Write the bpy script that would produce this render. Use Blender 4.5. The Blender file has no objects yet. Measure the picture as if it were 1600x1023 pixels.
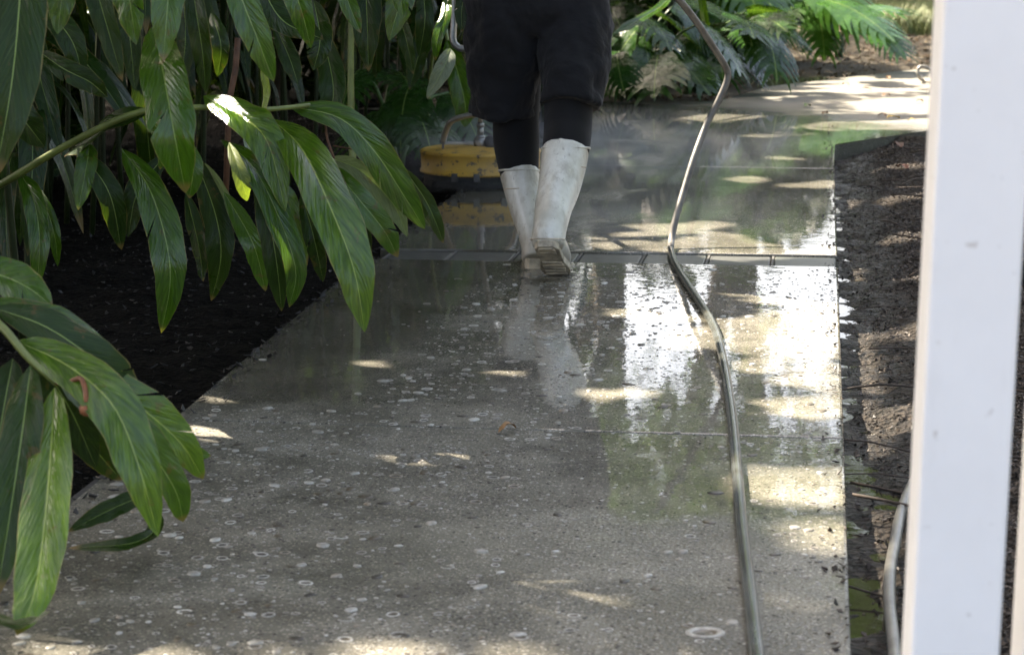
import bpy, bmesh, math, random
import numpy as np
from mathutils import Vector, Matrix, Quaternion, noise

random.seed(7); rng = np.random.default_rng(7)
scn = bpy.context.scene
COL = scn.collection
R = math.radians
# ---------------------------------------------------------------- camera
FPX, H = 3500.0, 1.05
PITCH, YAW = math.atan(626 / 3500), math.atan(491 / math.hypot(3500, 626))
FW = Vector((-math.sin(YAW) * math.cos(PITCH), math.cos(YAW) * math.cos(PITCH), -math.sin(PITCH)))
RT = Vector((math.cos(YAW), math.sin(YAW), 0)); UP = RT.cross(FW)
FH = Vector((-math.sin(YAW), math.cos(YAW), 0)); CAM = Vector((0, 0, H))
cd = bpy.data.cameras.new('camera'); cam = bpy.data.objects.new('camera', cd); COL.objects.link(cam)
cam.matrix_world = Matrix(((RT.x, UP.x, -FW.x, 0), (RT.y, UP.y, -FW.y, 0), (RT.z, UP.z, -FW.z, H), (0, 0, 0, 1)))
cd.sensor_width = 36; cd.lens = 36 * FPX / 1600; cd.clip_start = 0.05; cd.clip_end = 800
cd.dof.use_dof = True; cd.dof.focus_distance = 5.6; cd.dof.aperture_fstop = 9.0
scn.camera = cam
# ---------------------------------------------------------------- sky, sun, exposure
SUN = Vector((-0.56, 0.34, 0.76)).normalized()           # towards the sun: front left, high
w = bpy.data.worlds.new('World'); scn.world = w; w.use_nodes = True
nt = w.node_tree; bg = nt.nodes['Background']; sk = nt.nodes.new('ShaderNodeTexSky')
sk.sky_type = 'NISHITA'; sk.sun_disc = False; sk.sun_elevation = math.asin(SUN.z); sk.sun_rotation = math.atan2(SUN.x, SUN.y)
sk.air_density = 0.8; sk.dust_density = 6.0; sk.ozone_density = 0.6
nt.links.new(sk.outputs[0], bg.inputs[0]); bg.inputs[1].default_value = 0.14
sl = bpy.data.lights.new('sun', 'SUN'); so = bpy.data.objects.new('sun', sl); COL.objects.link(so)
sl.energy = 5.0; sl.angle = R(0.5); sl.color = (1.0, 0.94, 0.85)
so.rotation_euler = (-SUN).to_track_quat('-Z', 'Y').to_euler(); so.location = (0, 0, 30)
scn.view_settings.view_transform = 'Standard'; scn.view_settings.look = 'None'
scn.view_settings.exposure = 2.55; scn.view_settings.gamma = 1.0
scn.view_settings.use_white_balance = True; scn.view_settings.white_balance_temperature = 7200; scn.view_settings.white_balance_tint = 10
scn.render.resolution_x = 1024; scn.render.resolution_y = 654

# ---------------------------------------------------------------- helpers
def ray(px, py): return FW + RT * ((px - 800) / FPX) - UP * ((py - 511.5) / FPX)
def at(px, py, d): return CAM + ray(px, py) * d          # a point at its own distance d from the camera
def G(px, py, z=0.0):                                     # the ground point under a pixel
    r = ray(px, py); return CAM + r * ((z - H) / r.z)
def C(x, d, z=0.0): return RT * x + FH * d + Vector((0, 0, z))
def lerp(a, b, t): return a + (b - a) * t

def tag(o, label=None, cat=None, group=None, kind=None):
    for k, v in (('label', label), ('category', cat), ('group', group), ('kind', kind)):
        if v: o[k] = v
    return o
def empty(name, loc, label=None, cat=None, group=None, kind=None, parent=None):
    o = bpy.data.objects.new(name, None); COL.objects.link(o); o.location = loc; o.empty_display_size = 0.05
    if parent: o.parent = parent
    return tag(o, label, cat, group, kind)
def mesh_obj(name, verts, faces, mat=None, parent=None, smooth=True, uvs=None, origin=None, mids=None):
    """verts in world space; stored relative to the parent's (or the given) origin"""
    off = Vector(origin) if origin is not None else (root_loc(parent) if parent else Vector((0, 0, 0)))
    me = bpy.data.meshes.new(name)
    me.from_pydata([tuple(Vector(v) - off) for v in verts], [], [tuple(f) for f in faces])
    for m in (mat if isinstance(mat, (list, tuple)) else [mat]):
        if m: me.materials.append(m)
    if mids: me.polygons.foreach_set('material_index', mids)
    if smooth: me.polygons.foreach_set('use_smooth', [True] * len(me.polygons))
    if uvs is not None:
        uv = me.uv_layers.new(name='UVMap'); li = np.zeros(len(me.loops), dtype=np.int32); me.loops.foreach_get('vertex_index', li)
        uv.data.foreach_set('uv', np.asarray(uvs, dtype=np.float32)[li].ravel())
    me.update()
    o = bpy.data.objects.new(name, me); COL.objects.link(o)
    if parent: o.parent = parent
    else: o.location = off
    return o
def root_loc(p):
    v = Vector((0, 0, 0))
    while p: v += p.location; p = p.parent
    return v
def spline(pts, n):
    """Catmull-Rom through points of any dimension"""
    P = [np.array(p, dtype=float) for p in pts]
    if len(P) == 2: return [P[0] + (P[1] - P[0]) * t for t in np.linspace(0, 1, n)]
    P = [2 * P[0] - P[1]] + P + [2 * P[-1] - P[-2]]
    out = []; segs = len(P) - 3
    for i in range(n):
        s = i / (n - 1) * segs; k = min(int(s), segs - 1); t = s - k
        a, b, c, d = P[k:k + 4]
        out.append(0.5 * ((2 * b) + (c - a) * t + (2 * a - 5 * b + 4 * c - d) * t * t + (3 * b - 3 * c + d - a) * t ** 3))
    return out
class MB:
    def __init__(s): s.v = []; s.f = []; s.m = []
    def add(s, v, f, mi=0):
        n = len(s.v); s.v += [Vector(x) for x in v]; s.f += [tuple(i + n for i in q) for q in f]; s.m += [mi] * len(f)
        return s
    def tube(s, pts, rad, seg=10, mi=0, cap=True, ref=None, shape=None):
        """rad: number, list of numbers or list of (rx, ry)"""
        pts = [Vector(p) for p in pts]; n = len(pts); v = []; f = []
        if not isinstance(rad, (list, tuple)): rad = [rad] * n
        prev = None
        for i, p in enumerate(pts):
            t = (pts[min(i + 1, n - 1)] - pts[max(i - 1, 0)]).normalized()
            if ref is not None: x = (Vector(ref) - t * t.dot(Vector(ref))).normalized()
            elif prev is None:
                a = Vector((0, 0, 1)) if abs(t.z) < .9 else Vector((1, 0, 0)); x = a.cross(t).normalized()
            else: x = (prev - t * t.dot(prev)).normalized()
            prev = x; y = t.cross(x)
            r = rad[i]; rx, ry = r if isinstance(r, (tuple, list)) else (r, r)
            for k in range(seg):
                a = 2 * math.pi * k / seg; q = shape(a, i / (n - 1)) if shape else 1.0
                v.append(p + x * (rx * q * math.cos(a)) + y * (ry * q * math.sin(a)))
        for i in range(n - 1):
            for k in range(seg):
                k2 = (k + 1) % seg; f.append((i * seg + k, i * seg + k2, (i + 1) * seg + k2, (i + 1) * seg + k))
        if cap:
            f.append(tuple(reversed(range(seg)))); f.append(tuple((n - 1) * seg + k for k in range(seg)))
        return s.add(v, f, mi)
    def box(s, c, size, rot=None, mi=0):
        c = Vector(c); hx, hy, hz = [q / 2 for q in size]
        v = [Vector((x, y, z)) for z in (-hz, hz) for x, y in ((-hx, -hy), (hx, -hy), (hx, hy), (-hx, hy))]
        if rot is not None: v = [rot @ q for q in v]
        return s.add([c + q for q in v], [(3, 2, 1, 0), (4, 5, 6, 7), (0, 1, 5, 4), (1, 2, 6, 5), (2, 3, 7, 6), (3, 0, 4, 7)], mi)
    def lathe(s, c, prof, seg=48, mi=0, axis=None):
        c = Vector(c); v = []; f = []; n = len(prof)
        for r, z in prof:
            for k in range(seg):
                a = 2 * math.pi * k / seg; q = Vector((r * math.cos(a), r * math.sin(a), z))
                v.append(c + (axis @ q if axis is not None else q))
        for i in range(n - 1):
            for k in range(seg):
                k2 = (k + 1) % seg; f.append((i * seg + k, i * seg + k2, (i + 1) * seg + k2, (i + 1) * seg + k))
        f.append(tuple(reversed(range(seg)))); f.append(tuple((n - 1) * seg + k for k in range(seg)))
        return s.add(v, f, mi)
    def build(s, name, mat, parent=None, smooth=True, origin=None, bevel=0):
        o = mesh_obj(name, s.v, s.f, mat, parent, smooth, origin=origin, mids=s.m)
        if bevel:
            b = o.modifiers.new('bevel', 'BEVEL'); b.width = bevel; b.segments = 2; b.limit_method = 'ANGLE'
        return o
def fuse(o, voxel, smooth_it=4):
    m = o.modifiers.new('fuse', 'REMESH'); m.mode = 'VOXEL'; m.voxel_size = voxel; m.use_smooth_shade = True
    if smooth_it:
        k = o.modifiers.new('soften', 'SMOOTH'); k.factor = 0.5; k.iterations = smooth_it
    return o

# ---------------------------------------------------------------- materials
class N:
    """tiny node builder"""
    def __init__(s, name):
        s.m = bpy.data.materials.new(name); s.m.use_nodes = True; s.t = s.m.node_tree
        s.b = s.t.nodes['Principled BSDF']; s.out = s.t.nodes['Material Output']
    def n(s, typ, ins=None, **kw):
        x = s.t.nodes.new('ShaderNode' + typ)
        for k, v in kw.items(): setattr(x, k, v)
        for k, v in (ins or {}).items(): s.put(x.inputs[k], v)
        return x
    def put(s, sock, v):
        if isinstance(v, bpy.types.NodeSocket): s.t.links.new(v, sock)
        elif isinstance(v, bpy.types.Node): s.t.links.new(v.outputs[0], sock)
        else: sock.default_value = (tuple(v) + (1,)) if (isinstance(v, (tuple, list)) and len(v) == 3 and sock.type == 'RGBA') else v
    def math(s, op, a, b=0.0, c=None, clamp=False):
        x = s.n('Math', {0: a, 1: b}, operation=op, use_clamp=clamp)
        if c is not None: s.put(x.inputs[2], c)
        return x.outputs[0]
    def ramp(s, v, a, b, lo=0.0, hi=1.0):
        return s.n('MapRange', {'Value': v, 'From Min': a, 'From Max': b, 'To Min': lo, 'To Max': hi}, interpolation_type='SMOOTHSTEP').outputs[0]
    def mix(s, f, a, b, typ='MIX'):
        x = s.n('Mix', data_type='RGBA', blend_type=typ); s.put(x.inputs[0], f); s.put(x.inputs[6], a); s.put(x.inputs[7], b); return x.outputs[2]
    def noise(s, vec, scale, detail=4, rough=0.55, dist=0.0):
        return s.n('TexNoise', {'Vector': vec, 'Scale': scale, 'Detail': detail, 'Roughness': rough, 'Distortion': dist}).outputs[0]
    def pos(s, sx=1, sy=1, sz=1):
        g = s.n('NewGeometry').outputs['Position']
        return g if (sx, sy, sz) == (1, 1, 1) else s.n('Mapping', {'Vector': g, 'Scale': (sx, sy, sz)}).outputs[0]
    def obj(s): return s.n('TexCoord').outputs['Object']
    def bump(s, h, strength, dist, normal=None):
        x = s.n('Bump', {'Height': h, 'Strength': strength, 'Distance': dist})
        if normal is not None: s.put(x.inputs['Normal'], normal)
        return x.outputs[0]
    def set(s, **kw):
        for k, v in kw.items(): s.put(s.b.inputs[k.replace('_', ' ')], v)
        return s

def leaf_mat(name, dark, light, trans=0.3, rough=0.3, veins=26, pale=(0.24, 0.33, 0.10), spots=0.5, slant=6.0, mid=.02, spec=.6):
    m = N(name); uv = m.n('TexCoord').outputs['UV']; sp = m.n('SeparateXYZ', {0: uv}); u, v = sp.outputs[0], sp.outputs[1]
    au = m.math('ABSOLUTE', m.math('SUBTRACT', u, 0.5))
    rnd = m.n('ObjectInfo').outputs['Random']; isl = m.n('NewGeometry').outputs['Random Per Island']
    rr = m.math('FRACT', m.math('ADD', m.math('MULTIPLY', rnd, 3.7), m.math('MULTIPLY', isl, 5.3)))
    q = m.math('ADD', m.math('MULTIPLY', v, float(veins)), m.math('MULTIPLY', au, -slant * 2))
    st = m.math('SINE', m.math('MULTIPLY', q, 6.283))
    seedv = m.n('CombineXYZ', {0: m.math('MULTIPLY', u, 2.2), 1: m.math('MULTIPLY', q, 0.35), 2: m.math('MULTIPLY', rr, 31.0)})
    nz = m.noise(seedv, 2.4, 3)
    col = m.mix(m.ramp(nz, 0.3, 0.75), dark, light)
    col = m.mix(m.math('MULTIPLY', m.ramp(rr, 0.2, 1.0), 0.55), col, light)
    streak = m.noise(m.n('CombineXYZ', {0: m.math('MULTIPLY', u, 1.5), 1: m.math('MULTIPLY', q, 2.3), 2: rr}), 1.6, 2)
    col = m.mix(m.math('MULTIPLY', m.ramp(streak, 0.6, 0.85), 0.26), col, pale)
    col = m.mix(m.math('MULTIPLY', m.ramp(st, 0.6, 1.0), 0.04), col, pale)
    col = m.mix(m.math('MULTIPLY', m.ramp(au, mid, mid * .4), .8), col, pale)
    ob = m.n('TexCoord').outputs['Object']
    blot = m.noise(ob, 26, 4, .6)
    col = m.mix(m.math('MULTIPLY', m.ramp(blot, 0.63, 0.68), spots), col, (0.10, 0.055, 0.02))
    edge = m.ramp(m.math('ADD', au, m.math('MULTIPLY', m.noise(ob, 14, 3), 0.1)), 0.525, 0.56)
    col = m.mix(m.math('MULTIPLY', edge, 0.6), col, (0.26, 0.2, 0.07))
    tip = m.math('MULTIPLY', m.ramp(m.math('ADD', v, m.math('MULTIPLY', m.math('SUBTRACT', rr, .5), .12)), .95, 1.0), .8)
    col = m.mix(tip, col, (0.16, 0.10, 0.04))
    bmp = m.bump(m.math('ADD', m.math('MULTIPLY', st, 0.10), m.math('ADD', m.math('MULTIPLY', nz, 3.0), m.math('MULTIPLY', m.noise(ob, 11, 3), 3.0))), 0.26, 0.006)
    ro = m.ramp(m.noise(ob, 9, 3), 0.3, 0.7, rough * 0.7, rough * 1.5)
    m.set(Base_Color=col, Roughness=ro, Normal=bmp, Specular_IOR_Level=spec)
    tr = m.n('BsdfTranslucent', {'Color': m.mix(0.5, m.mix(1.0, col, (2.2, 2.6, 0.8), 'MULTIPLY'), m.mix(0.4, light, (0.22, 0.3, 0.02))), 'Normal': bmp})
    ms = m.n('MixShader', {0: trans, 1: m.b.outputs[0], 2: tr.outputs[0]})
    m.t.links.new(ms.outputs[0], m.out.inputs[0]); return m.m
M = {}
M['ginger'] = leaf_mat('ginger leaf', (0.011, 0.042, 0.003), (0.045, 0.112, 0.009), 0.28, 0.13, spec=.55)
M['ginger_bright'] = leaf_mat('ginger leaf streaked and highlit', (0.022, 0.068, 0.006), (0.085, 0.165, 0.014), 0.34, 0.14, pale=(0.34, 0.42, 0.10), spec=.6)  # yellow streaks of its own, plus highlights painted in as lighter green
M['ginger_dark'] = leaf_mat('ginger leaf shade-darkened', (0.0045, 0.016, 0.002), (0.013, 0.038, 0.005), 0.18, 0.28, spec=.25)  # copy of the ginger leaf darkened to stand for deep shade
M['ginger_yellow'] = leaf_mat('ginger leaf yellowing', (0.09, 0.13, 0.02), (0.22, 0.26, 0.045), 0.4, 0.35)
M['ginger_grey'] = leaf_mat('ginger leaf grey sheen and back', (0.07, 0.10, 0.06), (0.16, 0.19, 0.12), 0.3, 0.45)  # grey paints in gloss on edge-on blades; also a pale leaf back
M['monstera'] = leaf_mat('split leaf', (0.008, 0.032, 0.006), (0.026, 0.075, 0.014), 0.2, 0.22, veins=9, slant=1.5, spots=0.2, mid=.008, spec=.35)
M['monstera_sunlit'] = leaf_mat('split leaf sunlit', (0.022, 0.078, 0.014), (0.05, 0.13, 0.024), 0.3, 0.24, veins=9, slant=1.5, spots=0.2, mid=.008)  # paler split-leaf copy with sunlight put into its colour
M['canopy'] = leaf_mat('tree leaf', (0.025, 0.06, 0.012), (0.06, 0.12, 0.02), 0.22, 0.4, veins=8)
M['far_leaf'] = leaf_mat('far tree leaf', (0.035, 0.065, 0.012), (0.09, 0.13, 0.025), 0.35, 0.5, veins=8)
M['far_dark'] = leaf_mat('far shrub leaf', (0.03, 0.055, 0.016), (0.06, 0.095, 0.024), 0.3, 0.5, veins=8)

def plain(name, col, rough=0.5, var=0.25, scale=8, bump=0.0, bscale=40, metallic=0.0, spec=0.5, col2=None):
    m = N(name); o = m.obj(); nz = m.noise(o, scale, 5, .6)
    c2 = col2 or tuple(q * (1 - var) for q in col)
    m.set(Base_Color=m.mix(m.ramp(nz, 0.35, 0.7), col, c2), Roughness=m.ramp(m.noise(o, scale * 2.3, 3), 0.3, 0.7, rough * 0.85, min(1, rough * 1.15)), Metallic=metallic, Specular_IOR_Level=spec)
    if bump: m.set(Normal=m.bump(m.noise(o, bscale, 5), bump, 0.004))
    return m.m
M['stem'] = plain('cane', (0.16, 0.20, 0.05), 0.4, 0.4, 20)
M['dark_stem'] = plain('shaded cane', (0.022, 0.034, 0.010), 0.5, 0.4, 20, spec=.2)  # cane colour darkened to paint in the shade
M['petiole'] = plain('petiole', (0.07, 0.13, 0.035), 0.4, 0.4, 20)
M['dry_stalk'] = plain('dry flower stalk', (0.22, 0.075, 0.025), 0.6, 0.5, 60, 0.4, 200)
M['bark'] = plain('bark', (0.10, 0.08, 0.06), 0.9, 0.5, 6, 0.8, 18)
M['dead_cane'] = plain('dead cane', (0.13, 0.06, 0.03), 0.7, 0.5, 30, 0.4, 80)

def concrete():
    m = N('wet exposed aggregate concrete'); p = m.pos(); xyz = m.n('SeparateXYZ', {0: p}); X, Y = xyz.outputs[0], xyz.outputs[1]
    big = m.noise(p, 1.1, 4, .55, .3); mid = m.noise(p, 6, 5, .6); fine = m.noise(p, 60, 4, .65)
    v1 = m.n('TexVoronoi', {'Vector': p, 'Scale': 120.0, 'Randomness': 1.0}); v2 = m.n('TexVoronoi', {'Vector': p, 'Scale': 230.0})
    c1 = m.n('SeparateColor', {0: v1.outputs['Color']}).outputs[0]; c2 = m.n('SeparateColor', {0: v2.outputs['Color']}).outputs[1]
    # dark smooth band painted for the plants mirrored in the wet left margin
    mirror_band = m.math('MULTIPLY', m.ramp(m.math('ADD', X, m.math('MULTIPLY', m.math('SUBTRACT', big, .5), .5)), -0.95, -1.15), m.ramp(Y, 4.75, 4.95))
    base = m.mix(m.ramp(mid, .3, .7), (0.110, 0.106, 0.088), (0.195, 0.187, 0.160))
    g2 = m.math('MULTIPLY', m.ramp(c2, 0.5, 0.85), m.ramp(v2.outputs['Distance'], 0.42, 0.25))
    base = m.mix(m.math('MULTIPLY', g2, 0.75), base, (0.52, 0.50, 0.44))
    base = m.mix(m.math('MULTIPLY', m.math('MULTIPLY', m.ramp(c2, 0.35, 0.05), m.ramp(v2.outputs['Distance'], .4, .2)), 0.8), base, (0.035, 0.033, 0.03))
    g1 = m.math('MULTIPLY', m.ramp(c1, 0.7, 0.88), m.ramp(v1.outputs['Distance'], 0.42, 0.3))
    base = m.mix(m.math('MULTIPLY', g1, 0.7), base, (0.44, 0.42, 0.37))
    d1 = m.math('MULTIPLY', m.ramp(c1, 0.26, 0.12), m.ramp(v1.outputs['Distance'], 0.42, 0.3))
    base = m.mix(m.math('MULTIPLY', d1, 0.9), base, (0.022, 0.02, 0.018))
    base = m.mix(m.math('MULTIPLY', mirror_band, 0.92), base, m.mix(m.ramp(mid, .3, .7), (0.060, 0.055, 0.042), (0.1, 0.092, 0.07)))
    base = m.mix(m.math('MULTIPLY', m.ramp(big, .5, .75), .45), base, (0.085, 0.09, 0.055))
    base = m.mix(1.0, base, m.mix(m.ramp(m.noise(p, 2.6, 6, .65, .6), .36, .64), (0.62, 0.6, 0.54), (1.12, 1.1, 1.06)), 'MULTIPLY')
    # water: a sheet on the lower right side and past the bricks, thinner elsewhere; the far fork is nearly dry
    sheet = m.math('ADD', m.math('MULTIPLY', m.ramp(X, -0.75, -0.35), .9), m.math('MULTIPLY', m.ramp(Y, 4.3, 5.1), 0.85))
    sheet = m.math('ADD', sheet, m.math('MULTIPLY', m.math('SUBTRACT', m.noise(p, 2.3, 5, .62, .4), .5), 1.7))
    near_dry = m.ramp(m.math('ADD', m.math('ADD', Y, m.math('MULTIPLY', X, .5)), m.math('MULTIPLY', m.math('SUBTRACT', big, .5), 1.0)), 3.15, 4.1)
    sheet = m.math('MULTIPLY', sheet, m.math('MULTIPLY_ADD', near_dry, .8, .2))
    pool = m.ramp(m.math('ADD', sheet, mirror_band), 0.35, 0.85)
    dry = m.ramp(m.math('ADD', m.math('ADD', Y, m.math('MULTIPLY', X, .9)), m.math('MULTIPLY', m.math('SUBTRACT', big, .5), 2.2)), 12.2, 13.4)
    pool = m.math('MULTIPLY', pool, m.math('SUBTRACT', 1.0, dry))
    wet = m.math('SUBTRACT', 1.0, dry)
    col = m.mix(m.math('MULTIPLY', wet, .38), m.mix(dry, base, m.mix(m.ramp(mid, .35, .65), (0.15, 0.138, 0.115), (0.22, 0.205, 0.175))), m.mix(1.0, base, (0.72, 0.68, 0.6), 'MULTIPLY'))
    stones = m.math('ADD', m.math('MULTIPLY', v1.outputs['Distance'], -0.7), m.math('ADD', m.math('MULTIPLY', v2.outputs['Distance'], -0.35), m.math('MULTIPLY', fine, .6)))
    nb = m.bump(stones, 0.55, 0.004)
    rip = m.math('ADD', m.noise(m.pos(1, .55, 1), 34, 3, .5), m.math('MULTIPLY', m.noise(p, 9, 3), 1.5))
    cn_pool = m.bump(rip, 0.028, 0.006)
    spots = m.math('MULTIPLY', m.ramp(m.noise(p, 55, 3, .6), .64, .71), 0.8)      # stones that break the film
    film = m.math('MULTIPLY', pool, m.math('SUBTRACT', 1.0, spots))
    cn = m.n('Mix', data_type='VECTOR'); m.put(cn.inputs[0], film); m.put(cn.inputs[4], nb); m.put(cn.inputs[5], cn_pool)
    m.set(Base_Color=col, Roughness=m.ramp(mid, .3, .7, .55, .8), Normal=nb, Specular_IOR_Level=0.3,
          Coat_Weight=m.math('MULTIPLY', wet, m.math('MULTIPLY_ADD', film, .45, .55)), Coat_IOR=1.38, Coat_Roughness=m.math('MULTIPLY_ADD', film, -0.2, 0.22), Coat_Normal=cn.outputs[1])
    return m.m
M['concrete'] = concrete()

def paver_mat():
    m = N('wet dark paver'); p = m.pos(); r = m.n('ObjectInfo').outputs['Random']; nz = m.noise(p, 30, 5, .6)
    c = m.mix(m.ramp(nz, .3, .7), (0.028, 0.029, 0.028), (0.055, 0.056, 0.052)); c = m.mix(m.math('MULTIPLY', r, .35), c, (0.07, 0.085, 0.045))
    m.set(Base_Color=c, Roughness=.6, Normal=m.bump(nz, .3, .003), Coat_Weight=.28, Coat_IOR=1.33, Coat_Roughness=.2, Coat_Normal=m.bump(m.noise(p, 22, 3), .08, .005)); return m.m
M['paver'] = paver_mat()
M['mortar'] = plain('mortar', (0.09, 0.086, 0.075), 0.7, 0.3, 40)
M['slot'] = plain('joint filler', (0.035, 0.033, 0.03), 0.8, 0.3, 30)

def soil(name, a, b, rough, water=0.0, coat=0.0, spec=.3):
    m = N(name); p = m.pos(); nz = m.noise(p, 28, 6, .65); bg_ = m.noise(p, 3, 4)
    v = m.n('TexVoronoi', {'Vector': p, 'Scale': 70.0}); cc = m.n('SeparateColor', {0: v.outputs['Color']}).outputs[0]
    c = m.mix(m.ramp(nz, .35, .65), a, b); c = m.mix(m.math('MULTIPLY', m.ramp(cc, .75, .95), .5), c, tuple(min(1, q * 2.2) for q in b))
    c = m.mix(m.math('MULTIPLY', m.ramp(bg_, .4, .7), .4), c, a)
    m.set(Specular_IOR_Level=spec, Base_Color=c, Roughness=rough, Normal=m.bump(m.math('ADD', nz, m.math('MULTIPLY', v.outputs['Distance'], .9)), 1.0, .02), Coat_Weight=(m.ramp(m.n('SeparateXYZ', {0: p}).outputs[0], .34, .14, .0, .55) if water else coat), Coat_Roughness=.22, Coat_IOR=1.33, Coat_Normal=m.bump(m.math('ADD', m.noise(p, 75, 4, .7), m.math('MULTIPLY', nz, .8)), .9, .03))
    return m.m
M['soil_dark'] = soil('black wet soil', (0.003, 0.0028, 0.0022), (0.009, 0.0078, 0.006), .9, spec=.04)
M['soil_right'] = soil('wet mulch soil', (0.011, 0.0085, 0.0062), (0.032, 0.024, 0.017), .7, water=1, spec=.15)
M['litter'] = soil('dry leaf litter ground', (0.065, 0.052, 0.034), (0.15, 0.122, 0.085), .9)
M['chip'] = None
def island_mat(name, cols, rough=.7, coat=0.0, objrand=False):
    m = N(name); r = m.n('NewGeometry').outputs['Random Per Island']
    if objrand: r = m.math('FRACT', m.math('ADD', r, m.math('MULTIPLY', m.n('ObjectInfo').outputs['Random'], 7.3)))
    cr = m.n('ValToRGB', {0: r}); e = cr.color_ramp.elements
    while len(e) < len(cols): e.new(0.5)
    for i, c in enumerate(cols): e[i].position = i / max(1, len(cols) - 1); e[i].color = (*c, 1)
    nz = m.noise(m.pos(), 90, 4, .6)
    m.set(Base_Color=m.mix(m.ramp(nz, .3, .7), cr.outputs[0], m.mix(1.0, cr.outputs[0], (.6, .58, .55), 'MULTIPLY')), Roughness=rough, Normal=m.bump(nz, .4, .003), Coat_Weight=coat, Coat_Roughness=.2, Coat_IOR=1.33)
    return m.m
M['chip'] = island_mat('bark chips', [(0.012, 0.009, 0.007), (0.032, 0.022, 0.015), (0.055, 0.038, 0.026), (0.022, 0.016, 0.012), (0.10, 0.07, 0.045)], .7, .12)
M['litter_leaf'] = island_mat('dry leaves', [(0.12, 0.07, 0.035), (0.24, 0.15, 0.075), (0.07, 0.045, 0.03), (0.32, 0.24, 0.14), (0.15, 0.085, 0.05)], .75)
M['dark_litter'] = island_mat('sodden leaves', [(0.005, 0.0045, 0.004), (0.011, 0.009, 0.007), (0.007, 0.006, 0.005), (0.03, 0.027, 0.022)], .6, .1)
M['fallen'] = island_mat('fallen leaves', [(0.20, 0.055, 0.02), (0.12, 0.05, 0.025), (0.30, 0.16, 0.06), (0.16, 0.09, 0.05)], .6, 0, True)
M['fallen_yellow'] = plain('fallen yellow leaf', (0.55, 0.36, 0.06), 0.5, 0.35, 30)
M['fallen_green'] = plain('fallen green leaf', (0.10, 0.16, 0.03), 0.4, 0.35, 30)
M['twig'] = plain('twig', (0.06, 0.042, 0.03), 0.7, 0.5, 30, .4, 90)
M['shell_pale'] = island_mat('pale shell and stone', [(0.26, 0.25, 0.21), (0.42, 0.41, 0.37), (0.19, 0.175, 0.145), (0.54, 0.53, 0.48), (0.22, 0.18, 0.13)], .5, .35, True)
M['shell_dark'] = island_mat('dark stone', [(0.018, 0.016, 0.013), (0.05, 0.04, 0.028), (0.10, 0.08, 0.05), (0.03, 0.026, 0.02)], .5, .5, True)
M['grass'] = island_mat('grass', [(0.10, 0.15, 0.03), (0.20, 0.24, 0.06), (0.07, 0.11, 0.03), (0.30, 0.28, 0.12)], .6)
def water_mat():
    m = N('muddy puddle water'); p = m.pos()
    m.set(Base_Color=(0.035, 0.03, 0.022), Roughness=.03, IOR=1.33, Specular_IOR_Level=.6, Normal=m.bump(m.noise(p, 25, 3), .06, .006)); return m.m
M['water'] = water_mat()
def boot_mat():
    m = N('dirty white rubber'); o = m.obj(); z = m.n('SeparateXYZ', {0: o}).outputs[2]
    nz = m.noise(o, 7, 5, .6); c = m.mix(m.ramp(nz, .4, .7), (0.74, 0.73, 0.66), (0.50, 0.475, 0.40))
    sp = m.ramp(m.noise(o, 70, 4, .7), .66, .71); c = m.mix(m.math('MULTIPLY', sp, .7), c, (0.06, 0.05, 0.04))
    low = m.math('MULTIPLY', m.ramp(m.math('ADD', z, m.math('MULTIPLY', nz, -.12)), .12, -.06), .75); c = m.mix(low, c, (0.30, 0.25, 0.19)); dr = m.ramp(m.noise(m.n('Mapping', {'Vector': o, 'Scale': (9, 9, 3.5)}).outputs[0], 2.0, 6, .7), .47, .66); c = m.mix(m.math('MULTIPLY', dr, .55), c, (0.33, 0.29, 0.22))
    sc = m.ramp(m.noise(m.n('Mapping', {'Vector': o, 'Scale': (30, 30, 7)}).outputs[0], 1.5, 5, .7), .6, .7); c = m.mix(m.math('MULTIPLY', sc, .5), c, (0.22, 0.19, 0.15))
    m.set(Base_Color=c, Roughness=m.ramp(nz, .3, .7, .25, .4), Normal=m.bump(m.noise(o, 30, 4), .12, .006)); return m.m
M['boot'] = boot_mat()
M['boot_sole'] = plain('muddy boot sole', (0.62, 0.53, 0.40), .7, .6, 22, .6, 50)
def cloth(name, col, bs=.5, sc=900):
    m = N(name); o = m.obj(); f = m.noise(o, 7, 4, .55, .4); wv = m.noise(o, sc, 2)
    m.set(Base_Color=m.mix(m.ramp(m.noise(o, 5, 4), .3, .7), col, tuple(q * .7 for q in col)), Roughness=.85, Sheen_Weight=.08, Specular_IOR_Level=.25,
          Normal=m.bump(wv, .15, .001, m.bump(f, bs, .05))); return m.m
M['shorts'] = cloth('black work shorts', (0.009, 0.0095, 0.012), .35)
M['legging'] = cloth('black legging', (0.006, 0.006, 0.007), .06)
M['shirt'] = cloth('dark grey shirt', (0.16, 0.155, 0.145), .4)
M['skin'] = plain('skin', (0.42, 0.25, 0.17), .5, .15, 12)
M['hair'] = plain('dark hair', (0.02, 0.014, 0.01), .5, .4, 60, .5, 300)
M['glove'] = plain('grey glove', (0.10, 0.10, 0.10), .8, .3, 60)
def yellow():
    m = N('scuffed yellow paint'); o = m.obj(); nz = m.noise(o, 30, 6, .7); c = m.mix(m.ramp(m.noise(o, 8, 4), .3, .7), (0.58, 0.34, 0.035), (0.44, 0.25, 0.03))
    c = m.mix(m.ramp(nz, .57, .60), c, (0.05, 0.035, 0.02)); c = m.mix(m.math('MULTIPLY', m.ramp(m.noise(o, 5, 5, .7), .52, .7), .4), c, (0.22, 0.13, 0.04))
    m.set(Base_Color=c, Roughness=.42, Normal=m.bump(nz, .15, .003)); return m.m
M['yellow'] = yellow()
M['steel'] = plain('dull steel', (0.42, 0.41, 0.39), .4, .4, 25, .1, 60, metallic=.85)
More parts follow.
